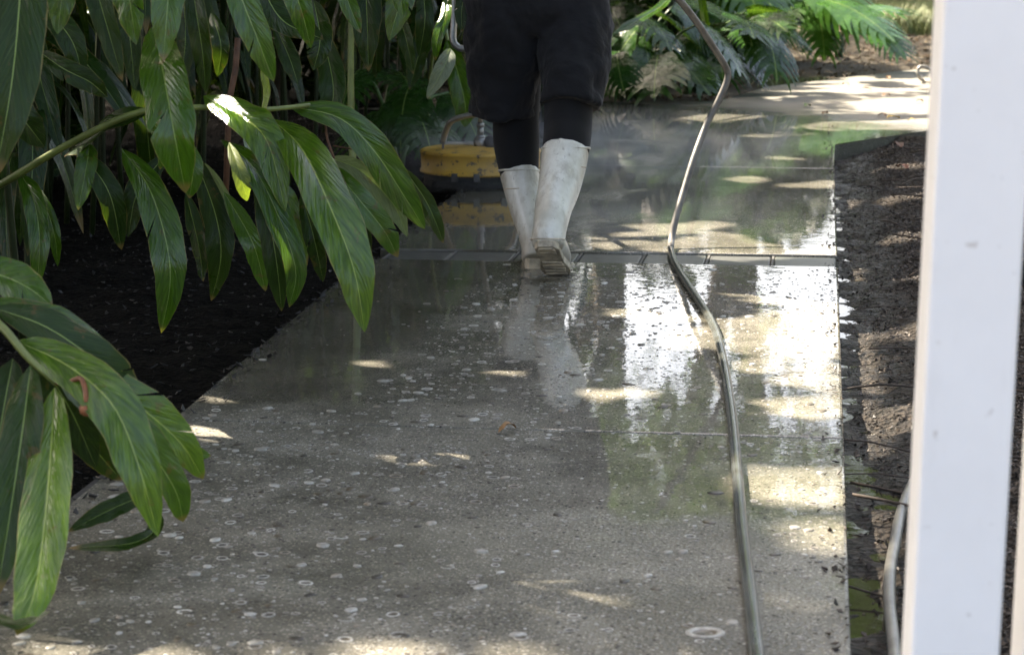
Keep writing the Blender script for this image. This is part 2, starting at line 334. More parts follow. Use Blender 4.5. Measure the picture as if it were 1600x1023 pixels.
M['dark_metal'] = plain('dark metal', (0.10, 0.10, 0.10), .5, .4, 25, metallic=.5)
M['rubber'] = plain('black rubber', (0.02, 0.02, 0.02), .6, .3, 30)
M['bristle'] = plain('brush bristle', (0.03, 0.03, 0.03), .7, .4, 80)
M['hose_grey'] = plain('grey green hose', (0.10, 0.11, 0.105), .2, .3, 14, .05, 60, spec=.9, col2=(0.06, 0.06, 0.05))
M['hose_brown'] = plain('muddy hose', (0.16, 0.15, 0.135), .45, .5, 20, .2, 60)
M['hose_bed'] = plain('grey hose', (0.22, 0.21, 0.185), .35, .4, 16, .1, 60, spec=.6)
def paint():
    m = N('white painted timber'); o = m.obj(); nz = m.noise(o, 6, 5, .6); d = m.noise(o, 55, 3, .6)
    c = m.mix(m.ramp(nz, .3, .8), (0.87, 0.87, 0.86), (0.82, 0.815, 0.80)); c = m.mix(m.math('MULTIPLY', m.ramp(d, .69, .73), .4), c, (0.30, 0.24, 0.18))
    sm = m.noise(m.n('Mapping', {'Vector': o, 'Scale': (6, 6, 1.5)}).outputs[0], 2.0, 5, .65); c = m.mix(m.math('MULTIPLY', m.ramp(sm, .52, .7), .16), c, (0.45, 0.42, 0.36))
    m.set(Base_Color=c, Roughness=.42, Normal=m.bump(m.noise(m.n('Mapping', {'Vector': o, 'Scale': (40, 40, 3)}).outputs[0], 2, 4), .06, .004)); return m.m
M['white'] = paint()

# ---------------------------------------------------------------- ground and beds
def grid(name, x0, x1, y0, y1, step, hfun, mat, kind='structure', keep=None):
    nx, ny = int((x1 - x0) / step) + 1, int((y1 - y0) / step) + 1; v = []; f = []
    for j in range(ny):
        for i in range(nx):
            x, y = lerp(x0, x1, i / (nx - 1)), lerp(y0, y1, j / (ny - 1)); v.append((x, y, hfun(x, y)))
    for j in range(ny - 1):
        for i in range(nx - 1):
            if keep and not keep(v[j * nx + i][0], v[j * nx + i][1]): continue
            a = j * nx + i; f.append((a, a + 1, a + nx + 1, a + nx))
    return tag(mesh_obj(name, v, f, mat), kind=kind)
def nz(x, y, s, seed=0.0): return noise.noise(Vector((x * s, y * s, seed)))
gm = mesh_obj('ground', [(-250, -150, -.16), (250, -150, -.16), (250, 350, -.16), (-250, 350, -.16)], [(0, 1, 2, 3)], M['litter']); tag(gm, kind='structure')
def h_left(x, y): return -0.055 + .035 * nz(x, y, 2.3, 1) + .018 * nz(x, y, 9, 2) + .009 * nz(x, y, 30, 3) - .03 * max(0, 1 - (-1.3 - x) / .25)
grid('planting_bed_soil', -6.2, -1.30, 1.5, 14.5, .055, h_left, M['soil_dark'])
def h_right(x, y):
    e = max(0.0, min(1.0, (x - .05) / .42)); e = e * e * (3 - 2 * e)
    return -.084 + .06 * e + .016 * nz(x, y, 3.1, 5) * (.4 + e) + .018 * nz(x, y, 9, 6) + .009 * nz(x, y, 20, 7)
grid('mulch_bed_soil', 0.05, 1.35, 2.0, 13.4, .017, h_right, M['soil_right'], keep=lambda x, y: y < 11.25 + (x - .06) * 1.66)
def h_far(x, y): return -.015 + .03 * nz(x, y, .7, 8) + .02 * nz(x, y, 3, 9) + .012 * nz(x, y, 11, 4) - .02
mesh_obj('dark_backing_soil', [(-30, -5, -.14), (-5.6, -5, -.14), (-5.6, 13.4, -.14), (-2.6, 13.4, -.02), (-2.6, 48, -.14), (-30, 48, -.14)], [(0, 1, 2, 3, 4, 5)], M['soil_dark'])['kind'] = 'structure'  # black soil sheet added to darken the gaps behind the plants
grid('litter_ground', -2.8, 14, 13.2, 48, .16, h_far, M['litter'], keep=lambda x, y: not (x > -.5 and y < 15.0 + (x + .36) * 1.87 and y < 40))
pw = mesh_obj('puddle_water', [(.055, 2.2, -.085), (.6, 2.2, -.085), (.6, 9.6, -.085), (.055, 9.6, -.085)], [(0, 1, 2, 3)], M['water']); tag(pw, kind='structure')

# ---------------------------------------------------------------- path: slabs, paver strip, shells
path = empty('path', (0, 0, 0), kind='structure')
def slab(poly, t=.17):
    bm = bmesh.new(); b = [bm.verts.new((x, y, -t)) for x, y in poly]; tp = [bm.verts.new((x, y, 0)) for x, y in poly]
    n = len(poly); bm.faces.new(tp); bm.faces.new(list(reversed(b)))
    for i in range(n): bm.faces.new((b[i], b[(i + 1) % n], tp[(i + 1) % n], tp[i]))
    es = [e for e in bm.edges if all(q.co.z > -.01 for q in e.verts)]
    bmesh.ops.bevel(bm, geom=es, offset=.006, segments=2, affect='EDGES', profile=.5)
    me = bpy.data.meshes.new('concrete_slab'); bm.to_mesh(me); bm.free(); me.materials.append(M['concrete'])
    o = bpy.data.objects.new('concrete_slab', me); COL.objects.link(o); o.parent = path; return o
def XL(y): return -1.335 - .105 * min(1, max(0, (y - 3) / 4))
RX = .062
def edge(y0, y1): return [(XL(y), y) for y in np.linspace(y1, y0, 6)]
slab([(RX, -1.0), (RX, 2.095)] + edge(-1.0, 2.095))
slab([(RX, 2.105), (RX, 4.607)] + edge(2.105, 4.595))
slab([(RX, 4.617), (RX, 7.03)] + edge(4.605, 7.0))
slab([(RX, 7.285), (RX, 9.945)] + edge(7.235, 9.945))
slab([(RX, 9.955), (RX, 11.08), (2.9, 15.85), (4.2, 18.0), (4.2, 23.6), (.76, 17.2), (-.36, 15.1), (-.62, 13.75), (XL(12), 13.6)] + [(XL(12), 9.955)])
for i in range(7):                                          # the strip of dark pavers between the slabs
    x0 = RX - .004 - i * .208; mb = MB(); yk = 7.157 + (-.035 * (i / 7))
    mb.box((x0 - .1, yk - .002, -.0555 + random.uniform(-.0015, .0015)), (.196, .212, .1)); mb.build('paver', M['paver'], path, smooth=False, bevel=.005)
    mm = MB().box((x0 - .2025, yk, -.0545), (.0075, .206, .1)); mm.build('mortar_joint', M['mortar'], path, smooth=False)
mesh_obj('joint_bed', [(RX - .01, 2.09, -.03), (RX - .01, 10.2, -.03), (-1.45, 10.2, -.03), (-1.4, 2.09, -.03)], [(0, 1, 2, 3)], M['slot'], path)

def shell_ring(seg=10, hollow=True):
    v = []; f = []; mi = []
    for r, z in ((1.0, -.02), (.93, .10), (.74, .09), (.66, -.015)):
        for k in range(seg):
            a = 2 * math.pi * k / seg; v.append((r * math.cos(a), r * .82 * math.sin(a), z))
    for i in range(3):
        for k in range(seg): k2 = (k + 1) % seg; f.append((i * seg + k, i * seg + k2, (i + 1) * seg + k2, (i + 1) * seg + k)); mi.append(0)
    v.append((0, 0, .005)); c = len(v) - 1
    for k in range(seg): f.append((3 * seg + k, 3 * seg + (k + 1) % seg, c)); mi.append(1)
    return v, f, mi
def pebble(seg, seed, hgt=.34):
    v = []; f = []; rr = random.Random(seed); ph = rr.random() * 6
    for r, z in ((1.0, -.05), (.92, .16), (.6, .28)):
        for k in range(seg):
            a = 2 * math.pi * k / seg; q = 1 + .1 * math.sin(2 * a + ph) + .06 * math.sin(3 * a + ph * 2)
            v.append((r * q * math.cos(a), r * q * .78 * math.sin(a), z * hgt / .34))
    for i in range(2):
        for k in range(seg): k2 = (k + 1) % seg; f.append((i * seg + k, i * seg + k2, (i + 1) * seg + k2, (i + 1) * seg + k))
    v.append((0, 0, .31 * hgt / .34)); c = len(v) - 1
    for k in range(seg): f.append((2 * seg + k, 2 * seg + (k + 1) % seg, c))
    return v, f, [0] * len(f)
def half_ring(seg=7):
    v, f, mi = shell_ring(10); keep = [(q, m_) for q, m_ in zip(f, mi) if m_ == 0 and (q[0] % 10) < seg]
    return v, [q for q, _ in keep], [0] * len(keep)
VAR = [('shell', shell_ring(11), ['shell_pale', 'shell_dark']), ('shell', shell_ring(9), ['shell_pale', 'shell_dark']), ('pebble', pebble(9, 1), ['shell_pale']), ('pebble', pebble(8, 2), ['shell_pale']),
       ('pebble', pebble(8, 3, .22), ['shell_dark']), ('shell', half_ring(), ['shell_pale', 'shell_dark'])]
VM = []
for nm, (v, f, mi), mats in VAR:
    o = mesh_obj(nm, v, f, [M[k] for k in mats], mids=mi); VM.append(o.data); bpy.data.objects.remove(o)
spots = []
for _ in range(4200):
    y = 2.75 + 4.2 * random.random() ** 1.15; x = random.uniform(XL(y) + .04, RX - .03)
    if y > 4.75 and x < -1.0 + .12 * nz(x, y, 3): 
        if random.random() < .96: continue
    dens = .5 + 1.0 * nz(x, y, 1.4, 3) + (.22 if x < -.5 else -.12)
    if random.random() > dens: continue
    k = random.choices(range(6), (6, 6, 3.2, 3.2, 4.0, 2.2))[0]
    s = .0042 + .0105 * random.random() ** 2.8
    if any((x - a) ** 2 + (y - b) ** 2 < (s + c) ** 2 * 1.1 for a, b, c, *_ in spots[-400:]): continue
    spots.append((x, y, s, k, random.random() * 6.283))
g = G(1102, 988); spots.insert(0, (g.x, g.y, .031, 0, .2)); g = G(620, 991); spots.insert(0, (g.x, g.y, .014, 0, 1.2)); g = G(1118, 770); spots.insert(0, (g.x, g.y, .015, 4, .1))
def px_size(s): return s[2] / s[1]
big = sorted(spots, key=px_size, reverse=True); lo = MB(); lom = []
cnt = {'shell': 0, 'pebble': 0}
for x, y, s, k, a in big:
    nm = VAR[k][0]; cnt[nm] += 1; zs = s * .62 if k in (0, 1, 5) else s * .75
    if cnt[nm] <= 290:
        o = bpy.data.objects.new(nm, VM[k]); COL.objects.link(o); o.parent = path; o.location = (x, y, .0005); o.rotation_euler.z = a; o.scale = (s, s, zs)
    else:
        v, f, mi = VAR[k][1]; ca, sa = math.cos(a), math.sin(a); n0 = len(lo.v)
        dark = VAR[k][2][0] == 'shell_dark'
        lo.v += [Vector((x + s * (p[0] * ca - p[1] * sa), y + s * (p[0] * sa + p[1] * ca), .0005 + zs * p[2])) for p in v]
        lo.f += [tuple(i + n0 for i in q) for q in f]; lo.m += [1 if dark else q for q in mi]
if lo.v: tag(lo.build('aggregate_stones', [M['shell_pale'], M['shell_dark']], path), kind='stuff')

fa = MB()                                                   # fine gravel of the exposed aggregate
for _ in range(8500):
    y = 2.75 + 4.25 * random.random() ** 1.4; x = random.uniform(XL(y) + .02, RX - .015)
    if y > 4.75 and x < -1.0 and random.random() < .9: continue
    if random.random() > .7 + 1.1 * nz(x, y, 2.1, 6): continue
    q = random.uniform(.0016, .0046); a0 = random.random() * 6.283; n0 = len(fa.v); e = random.uniform(.55, .95)
    fa.v += [Vector((x + q * math.cos(a0 + t * 1.2566), y + q * e * math.sin(a0 + t * 1.2566), .0003)) for t in range(5)] + [Vector((x + q * .7 * math.cos(a0 + t * 1.2566), y + q * .7 * e * math.sin(a0 + t * 1.2566), q * .3)) for t in range(5)]
    fs = [(n0 + t, n0 + (t + 1) % 5, n0 + 5 + (t + 1) % 5, n0 + 5 + t) for t in range(5)] + [tuple(n0 + 5 + t for t in range(5))]
    fa.f += fs; fa.m += [1 if random.random() < .42 else 0] * 6
tag(fa.build('fine_gravel', [M['shell_pale'], M['shell_dark']], path), kind='stuff')

# ---------------------------------------------------------------- leaf blades
def blade(pts, width, normal=None, tilt=0, fold=.25, wave=.05, n=16, droop=.0, prof=None, seed=0):
    """a lance-shaped leaf along pts with a sunken midrib; returns verts, faces, uvs"""
    P = [Vector(p) for p in spline(pts, n)]; rr = random.Random(seed); ph = rr.random() * 6; ph2 = rr.random() * 6
    v = []; f = []; uv = []; U_ = (-1, -.62, -.12, 0, .12, .62, 1)
    tw = rr.uniform(-.35, .35)
    for i, p in enumerate(P):
        t = i / (n - 1); T = (P[min(i + 1, n - 1)] - P[max(i - 1, 0)]).normalized()
        nn = normal if normal is not None else ((CAM - p).normalized() + Vector((0, 0, .55)))
        nn = (nn - T * T.dot(nn))
        if nn.length < 1e-4: nn = Vector((0, 0, 1))
        nn = Quaternion(T, R(tilt) + tw * (t - .4)) @ nn.normalized(); W = T.cross(nn).normalized()
        wd = width * .5 * (prof(t) if prof else max(.012, (math.sin(math.pi * min(1, t ** .80)) ** .72) * (1 - .25 * t)))
        for u in U_:
            a = abs(u); lift = fold * a - .30 * a * a * fold * 2
            lift += wave * a * a * math.sin(t * 11 + ph + (0 if u < 0 else 1.7)) + wave * .6 * a * math.sin(t * 23 + ph2 + (0 if u < 0 else 2.1))
            rag = 1 + .035 * math.sin(t * 31 + ph + u)
            ts = min(1.0, t + .13 * a * math.sin(math.pi * t)); fi = ts * (n - 1); i0 = min(int(fi), n - 2); ps = P[i0].lerp(P[i0 + 1], fi - i0)
            v.append(ps + W * (wd * u * rag) + nn * (wd * lift - (wd * .05 if u == 0 else 0))); uv.append((.5 + u * .5, ts))
    k = len(U_); tears = {}
    if n >= 18:
        for _ in range(rr.choice((0, 0, 1, 1, 2))): tears[(rr.randint(5, n - 5), rr.choice((0, 1)))] = rr.uniform(.12, .4)
    dup = {}
    for (i0, sd), amt in tears.items():
        T = (P[i0 + 1] - P[i0 - 1]).normalized(); cols = (0, 1) if sd == 0 else (5, 6)
        for j in cols:
            a = i0 * k + j; e = abs(U_[j]); wd = (v[i0 * k + 6] - v[i0 * k]).length * .5; o_ = v[a].copy()
            v[a] = o_ - T * (amt * wd * e * .5); v.append(o_ + T * (amt * wd * e * .3) - (CAM - o_).normalized() * (.02 * wd)); uv.append(uv[a]); dup[a] = len(v) - 1
    for i in range(n - 1):
        for j in range(k - 1):
            a = i * k + j; f.append((dup.get(a, a), dup.get(a + 1, a + 1), a + k + 1, a + k))
    return v, f, uv
LEAFN = [0]
def leaf(parent, pts, width, mat='ginger', name='leaf', **kw):
    LEAFN[0] += 1; v, f, uv = blade(pts, width, seed=LEAFN[0], **kw)
    return mesh_obj(name, v, f, M[mat], parent, uvs=uv)
def hero(parent, spec):
    """spec rows: (points px,py,distance), width in m, material, tilt"""
    for pts, wd, mat, tilt in spec:
        q = [at(*p) for p in pts]; leaf(parent, q, wd * 1.06, mat, tilt=tilt + random.uniform(-18, 18), fold=.30, wave=.12, n=20)

# foreground plant at the lower left
base = at(-330, 620, 3.75); base.z = -.05
p1 = empty('ginger_plant', base, 'ginger cane bowing onto the path at lower left with a spent brown flower stalk', 'plant', 'ginger plants left of the path')
cane = [base, at(-300, 500, 3.8), at(-180, 460, 3.75), at(-60, 470, 3.65), at(0, 508, 3.6), at(41, 555, 3.57), at(88, 598, 3.55)]
MB().tube(spline(cane, 30), [lerp(.010, .0055, i / 29) for i in range(30)], 8).build('stem', M['stem'], p1)
MB().tube(spline([at(88, 598, 3.55), at(110, 596, 3.53), at(126, 591, 3.52), at(133, 608, 3.51), at(135, 629, 3.5)], 12), .0042, 7).tube(spline([at(135, 629, 3.5), at(132, 638, 3.5), at(141, 648, 3.49)], 6), [.003, .006, .009, .010, .008, .003], 7).build('flower_stalk', M['dry_stalk'], p1)
D = 3.55
hero(p1, [
 ([(-60, 440, 3.75), (-10, 428, 3.74), (40, 447, 3.72), (82, 478, 3.7)], .07, 'ginger', 10),
 ([(-40, 470, 3.7), (40, 488, 3.67), (100, 508, 3.66), (150, 545, 3.66), (146, 560, 3.66)], .06, 'ginger', -10),
 ([(-10, 480, 3.64), (76, 512, 3.62), (164, 572, 3.62), (226, 614, 3.66)], .075, 'ginger_dark', 5),
 ([(25, 532, 3.6), (105, 570, 3.55), (176, 632, 3.5), (217, 728, 3.48), (247, 838, 3.5)], .085, 'ginger_bright', 0),
 ([(90, 560, 3.6), (158, 592, 3.62), (235, 648, 3.64), (285, 695, 3.66), (318, 748, 3.7)], .075, 'ginger_bright', 12),
 ([(94, 600, 3.56), (160, 640, 3.55), (230, 700, 3.56), (274, 765, 3.6), (286, 815, 3.64)], .075, 'ginger', -8),
 ([(48, 570, 3.56), (36, 664, 3.46), (16, 800, 3.4), (-6, 935, 3.38)], .07, 'ginger_dark', 15),
 ([(85, 605, 3.54), (80, 693, 3.45), (70, 810, 3.36), (54, 925, 3.28), (26, 992, 3.24)], .078, 'ginger_bright', -6),
 ([(-60, 935, 3.3), (-10, 968, 3.26), (40, 975, 3.22), (78, 955, 3.2)], .045, 'ginger_dark', -30),
 ([(20, 560, 3.66), (5, 640, 3.62), (-8, 720, 3.6)], .07, 'ginger_dark', 20),
 ([(60, 560, 3.66), (110, 640, 3.68), (150, 730, 3.7)], .07, 'ginger_dark', 20),
 ([(100, 620, 3.75), (140, 690, 3.8), (190, 750, 3.85)], .06, 'ginger_dark', 20),
 ([(250, 700, 3.9), (290, 705, 3.92), (330, 712, 3.95)], .03, 'ginger', 20),
 ([(0, 600, 3.7), (60, 720, 3.75), (70, 820, 3.8)], .07, 'ginger_dark', 20),
 ([(235, 770, 3.86), (180, 792, 3.84), (106, 830, 3.8)], .04, 'ginger_dark', 0),
 ([(225, 775, 3.80), (243, 822, 3.72), (205, 848, 3.68), (106, 856, 3.72)], .035, 'ginger_dark', 0),
])
# the arching cane over the middle of the left edge
base = at(-240, 560, 5.4); base.z = -.05
p2 = empty('ginger_plant', base, 'arching ginger cane whose long drooping leaves hang over the left path edge', 'plant', 'ginger plants left of the path')
cane = [base, at(-180, 420, 5.3), at(-80, 330, 5.1), at(0, 289, 4.95), at(110, 224, 4.85), at(219, 175, 4.8), at(320, 168, 4.8), at(400, 172, 4.8), at(500, 163, 4.85)]
MB().tube(spline(cane, 36), [lerp(.011, .005, i / 35) for i in range(36)], 8).build('stem', M['stem'], p2)
MB().tube(spline([at(499, 160, 4.85), at(508, 190, 4.84), at(511, 215, 4.84), at(522, 248, 4.83)], 10), .0028, 6).tube(spline([at(520, 228, 4.84), at(545, 232, 4.84), at(566, 238, 4.84)], 6), .002, 6).build('flower_stalk', M['dead_cane'], p2)
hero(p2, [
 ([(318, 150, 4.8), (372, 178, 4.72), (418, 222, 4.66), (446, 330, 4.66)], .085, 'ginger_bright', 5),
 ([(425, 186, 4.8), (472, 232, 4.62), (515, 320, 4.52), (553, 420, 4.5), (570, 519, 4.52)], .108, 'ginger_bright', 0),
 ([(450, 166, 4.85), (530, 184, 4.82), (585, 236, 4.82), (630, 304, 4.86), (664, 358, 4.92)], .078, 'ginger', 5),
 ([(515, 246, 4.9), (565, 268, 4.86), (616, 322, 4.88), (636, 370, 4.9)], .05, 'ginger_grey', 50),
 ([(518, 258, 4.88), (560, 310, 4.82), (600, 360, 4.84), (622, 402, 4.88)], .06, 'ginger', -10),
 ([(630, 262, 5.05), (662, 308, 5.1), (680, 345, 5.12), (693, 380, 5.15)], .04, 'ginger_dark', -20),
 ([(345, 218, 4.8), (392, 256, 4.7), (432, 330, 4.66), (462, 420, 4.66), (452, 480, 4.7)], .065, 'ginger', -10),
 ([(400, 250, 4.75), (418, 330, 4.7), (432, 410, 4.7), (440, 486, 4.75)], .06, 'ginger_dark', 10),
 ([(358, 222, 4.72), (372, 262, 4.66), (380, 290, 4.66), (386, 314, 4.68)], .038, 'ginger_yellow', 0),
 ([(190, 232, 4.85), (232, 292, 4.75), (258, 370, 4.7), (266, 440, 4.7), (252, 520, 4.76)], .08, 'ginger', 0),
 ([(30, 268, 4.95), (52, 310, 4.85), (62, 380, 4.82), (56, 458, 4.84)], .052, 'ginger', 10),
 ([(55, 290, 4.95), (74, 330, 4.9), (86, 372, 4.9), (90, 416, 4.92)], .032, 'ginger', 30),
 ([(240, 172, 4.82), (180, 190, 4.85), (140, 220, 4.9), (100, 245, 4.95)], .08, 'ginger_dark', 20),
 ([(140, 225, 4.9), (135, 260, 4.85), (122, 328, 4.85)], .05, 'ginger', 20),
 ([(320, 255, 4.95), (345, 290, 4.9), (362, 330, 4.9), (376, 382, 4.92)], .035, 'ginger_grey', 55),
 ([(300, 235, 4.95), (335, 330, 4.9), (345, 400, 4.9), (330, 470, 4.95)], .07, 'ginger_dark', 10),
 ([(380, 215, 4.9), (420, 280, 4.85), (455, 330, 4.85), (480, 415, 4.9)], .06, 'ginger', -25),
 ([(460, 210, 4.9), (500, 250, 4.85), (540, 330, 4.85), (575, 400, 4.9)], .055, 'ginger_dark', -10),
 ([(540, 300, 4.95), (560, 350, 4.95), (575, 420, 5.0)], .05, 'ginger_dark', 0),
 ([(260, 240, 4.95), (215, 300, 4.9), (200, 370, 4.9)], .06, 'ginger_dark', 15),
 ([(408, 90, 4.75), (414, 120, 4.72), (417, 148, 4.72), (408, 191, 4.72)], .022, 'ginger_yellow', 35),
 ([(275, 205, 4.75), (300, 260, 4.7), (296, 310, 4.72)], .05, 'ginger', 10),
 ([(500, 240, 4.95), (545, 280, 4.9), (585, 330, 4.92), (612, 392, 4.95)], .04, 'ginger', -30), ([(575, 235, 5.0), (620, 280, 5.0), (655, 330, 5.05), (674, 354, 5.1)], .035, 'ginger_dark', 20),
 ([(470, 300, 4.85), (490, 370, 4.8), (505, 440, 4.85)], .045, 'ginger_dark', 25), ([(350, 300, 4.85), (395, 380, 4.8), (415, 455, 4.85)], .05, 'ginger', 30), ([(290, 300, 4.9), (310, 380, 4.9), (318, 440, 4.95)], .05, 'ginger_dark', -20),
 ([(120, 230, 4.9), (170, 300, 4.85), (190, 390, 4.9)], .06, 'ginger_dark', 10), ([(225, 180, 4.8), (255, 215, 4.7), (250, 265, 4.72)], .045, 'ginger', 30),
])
# leaves hanging into the top left corner, nearest the camera
base = at(-420, 700, 4.3); base.z = -.05
p3 = empty('ginger_plant', base, 'tall ginger plant hanging broad glossy leaves into the top left corner', 'plant', 'ginger plants left of the path')
cane = [base, at(-330, 200, 4.35), at(-180, -120, 4.3), at(0, -190, 4.25), at(180, -200, 4.2), at(330, -190, 4.25), at(480, -170, 4.5)]
MB().tube(spline(cane, 30), [lerp(.012, .006, i / 29) for i in range(30)], 8).build('stem', M['stem'], p3)
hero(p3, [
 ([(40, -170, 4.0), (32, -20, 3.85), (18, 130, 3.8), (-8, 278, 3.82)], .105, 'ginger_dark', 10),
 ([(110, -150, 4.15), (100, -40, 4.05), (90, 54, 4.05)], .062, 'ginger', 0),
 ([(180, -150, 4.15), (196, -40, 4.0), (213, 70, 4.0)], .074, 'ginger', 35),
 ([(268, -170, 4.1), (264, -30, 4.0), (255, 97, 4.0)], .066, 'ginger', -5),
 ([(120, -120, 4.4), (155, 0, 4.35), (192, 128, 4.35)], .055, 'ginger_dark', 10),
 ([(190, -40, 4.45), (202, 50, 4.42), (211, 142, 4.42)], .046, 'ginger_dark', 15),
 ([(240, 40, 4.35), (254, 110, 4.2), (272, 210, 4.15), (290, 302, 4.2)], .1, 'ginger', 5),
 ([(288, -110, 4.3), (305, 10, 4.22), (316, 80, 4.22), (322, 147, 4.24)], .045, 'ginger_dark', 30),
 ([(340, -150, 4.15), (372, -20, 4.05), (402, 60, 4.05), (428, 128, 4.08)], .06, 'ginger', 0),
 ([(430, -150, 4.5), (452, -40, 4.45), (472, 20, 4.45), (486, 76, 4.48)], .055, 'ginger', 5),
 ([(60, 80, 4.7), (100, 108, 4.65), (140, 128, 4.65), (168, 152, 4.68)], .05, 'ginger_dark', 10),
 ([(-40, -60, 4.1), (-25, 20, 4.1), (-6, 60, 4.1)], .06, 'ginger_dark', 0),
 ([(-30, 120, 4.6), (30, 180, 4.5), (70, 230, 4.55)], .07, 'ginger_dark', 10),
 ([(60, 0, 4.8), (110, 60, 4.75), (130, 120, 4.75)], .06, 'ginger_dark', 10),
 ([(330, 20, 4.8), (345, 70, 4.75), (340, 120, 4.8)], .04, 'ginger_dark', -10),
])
# plant behind, at the top centre
base = at(560, 330, 6.8); base.z = -.05
p4 = empty('ginger_plant', base, 'shaded ginger plant hanging pointed leaves above the yellow cleaner', 'plant', 'ginger plants left of the path')
cane = [base, at(548, 140, 6.8), at(560, -60, 6.75), at(620, -150, 6.6), at(690, -140, 6.6)]
MB().tube(spline(cane, 24), [lerp(.012, .006, i / 23) for i in range(24)], 8).build('stem', M['stem'], p4)
hero(p4, [
 ([(520, -110, 6.0), (540, -10, 5.95), (564, 52, 5.95)], .055, 'ginger', 10),
 ([(565, -120, 6.3), (572, 0, 6.2), (576, 112, 6.2)], .095, 'ginger_dark', 5),
 ([(640, -110, 6.2), (630, -20, 6.1), (608, 64, 6.1)], .085, 'ginger', -10),
 ([(600, -120, 6.0), (622, -30, 5.9), (630, 30, 5.9)], .06, 'ginger', 20),
 ([(620, 20, 6.4), (634, 60, 6.35), (646, 116, 6.35)], .05, 'ginger_dark', 20),
 ([(700, -30, 6.6), (697, 20, 6.5), (684, 60, 6.48), (680, 95, 6.5)], .04, 'ginger', 30),
 ([(704, 76, 6.5), (694, 105, 6.46), (667, 154, 6.46)], .055, 'ginger_grey', 0),
 ([(735, -40, 7.0), (722, 10, 7.0), (722, 50, 7.0)], .05, 'ginger_dark', 0),
 ([(490, 0, 5.8), (500, 60, 5.7), (490, 110, 5.7)], .07, 'ginger_dark', 0),
 ([(400, -40, 5.4), (440, 30, 5.35), (505, 62, 5.3)], .09, 'ginger_dark', -15),
 ([(430, 40, 5.5), (452, 90, 5.45), (466, 132, 5.45)], .05, 'ginger_dark', 10),
 ([(500, 40, 6.2), (520, 130, 6.1), (515, 190, 6.1)], .08, 'ginger_dark', 10),
 ([(660, -20, 6.9), (664, 30, 6.85), (655, 90, 6.9)], .06, 'ginger_dark', 10),
])
b = at(668, 240, 9.9); b.z = -.05
p5 = empty('ginger_plant', b, 'single ginger cane behind the cleaner with one leaf reaching the shorts', 'plant', 'ginger plants left of the path')
MB().tube(spline([b, at(672, 120, 9.85), at(690, 30, 9.6), at(700, 66, 9.5)], 16), .008, 7).build('stem', M['stem'], p5)
hero(p5, [([(698, 62, 9.5), (714, 110, 9.4), (727, 165, 9.4), (726, 199, 9.45)], .11, 'ginger', 0), ([(690, 30, 9.6), (660, 70, 9.5), (640, 140, 9.5)], .1, 'ginger_dark', 0)])
MB().tube([at(372, 60, 5.6), at(368, 110, 5.6), at(358, 160, 5.6), at(352, 330, 5.65)], .008, 7).build('dead_cane', M['dead_cane'], p4)

# shaded fill canes behind: one set of shared leaf meshes
LV = []
for i in range(6):
    L = random.uniform(.36, .5); dr = random.uniform(.25, .6)
    pts = [(0, 0, 0), (L * .3, 0, .04), (L * .65, 0, -.06 * dr * 3), (L * .95, 0, -.34 * dr * 2)]
    v, f, uv = blade(pts, random.uniform(.075, .1), Vector((0, 0, 1)), fold=.3, wave=.08, n=11, seed=100 + i)
    o = mesh_obj('leaf', v, f, M['ginger_dark'], uvs=uv); LV.append(o.data); bpy.data.objects.remove(o)
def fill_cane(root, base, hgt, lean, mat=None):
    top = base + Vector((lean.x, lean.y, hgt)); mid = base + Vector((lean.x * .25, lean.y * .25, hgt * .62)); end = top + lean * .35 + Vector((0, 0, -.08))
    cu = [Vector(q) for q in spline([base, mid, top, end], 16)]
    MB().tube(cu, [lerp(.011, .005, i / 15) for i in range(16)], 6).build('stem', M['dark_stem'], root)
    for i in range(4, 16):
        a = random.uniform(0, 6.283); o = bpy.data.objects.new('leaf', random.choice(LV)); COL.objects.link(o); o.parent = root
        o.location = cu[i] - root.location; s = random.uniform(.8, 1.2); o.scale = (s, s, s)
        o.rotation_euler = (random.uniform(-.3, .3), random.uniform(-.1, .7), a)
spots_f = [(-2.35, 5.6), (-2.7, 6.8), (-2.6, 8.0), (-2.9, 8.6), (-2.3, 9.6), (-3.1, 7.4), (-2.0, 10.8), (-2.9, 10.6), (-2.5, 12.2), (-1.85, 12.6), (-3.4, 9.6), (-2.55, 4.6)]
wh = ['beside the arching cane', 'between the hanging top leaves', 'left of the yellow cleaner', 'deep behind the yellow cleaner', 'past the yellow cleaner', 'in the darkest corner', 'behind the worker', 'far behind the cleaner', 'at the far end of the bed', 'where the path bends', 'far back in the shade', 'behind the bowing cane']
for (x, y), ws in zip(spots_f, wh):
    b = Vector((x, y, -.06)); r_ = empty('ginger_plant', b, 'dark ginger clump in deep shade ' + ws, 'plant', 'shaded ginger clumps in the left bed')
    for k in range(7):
        fill_cane(r_, b + Vector((random.uniform(-.3, .3), random.uniform(-.3, .3), 0)), random.uniform(.7, 1.3) if k < 2 else random.uniform(1.6, 2.5), Vector((random.uniform(-.35, .45), random.uniform(-.4, .3), 0)))  # tall canes added above the view to darken the bed below

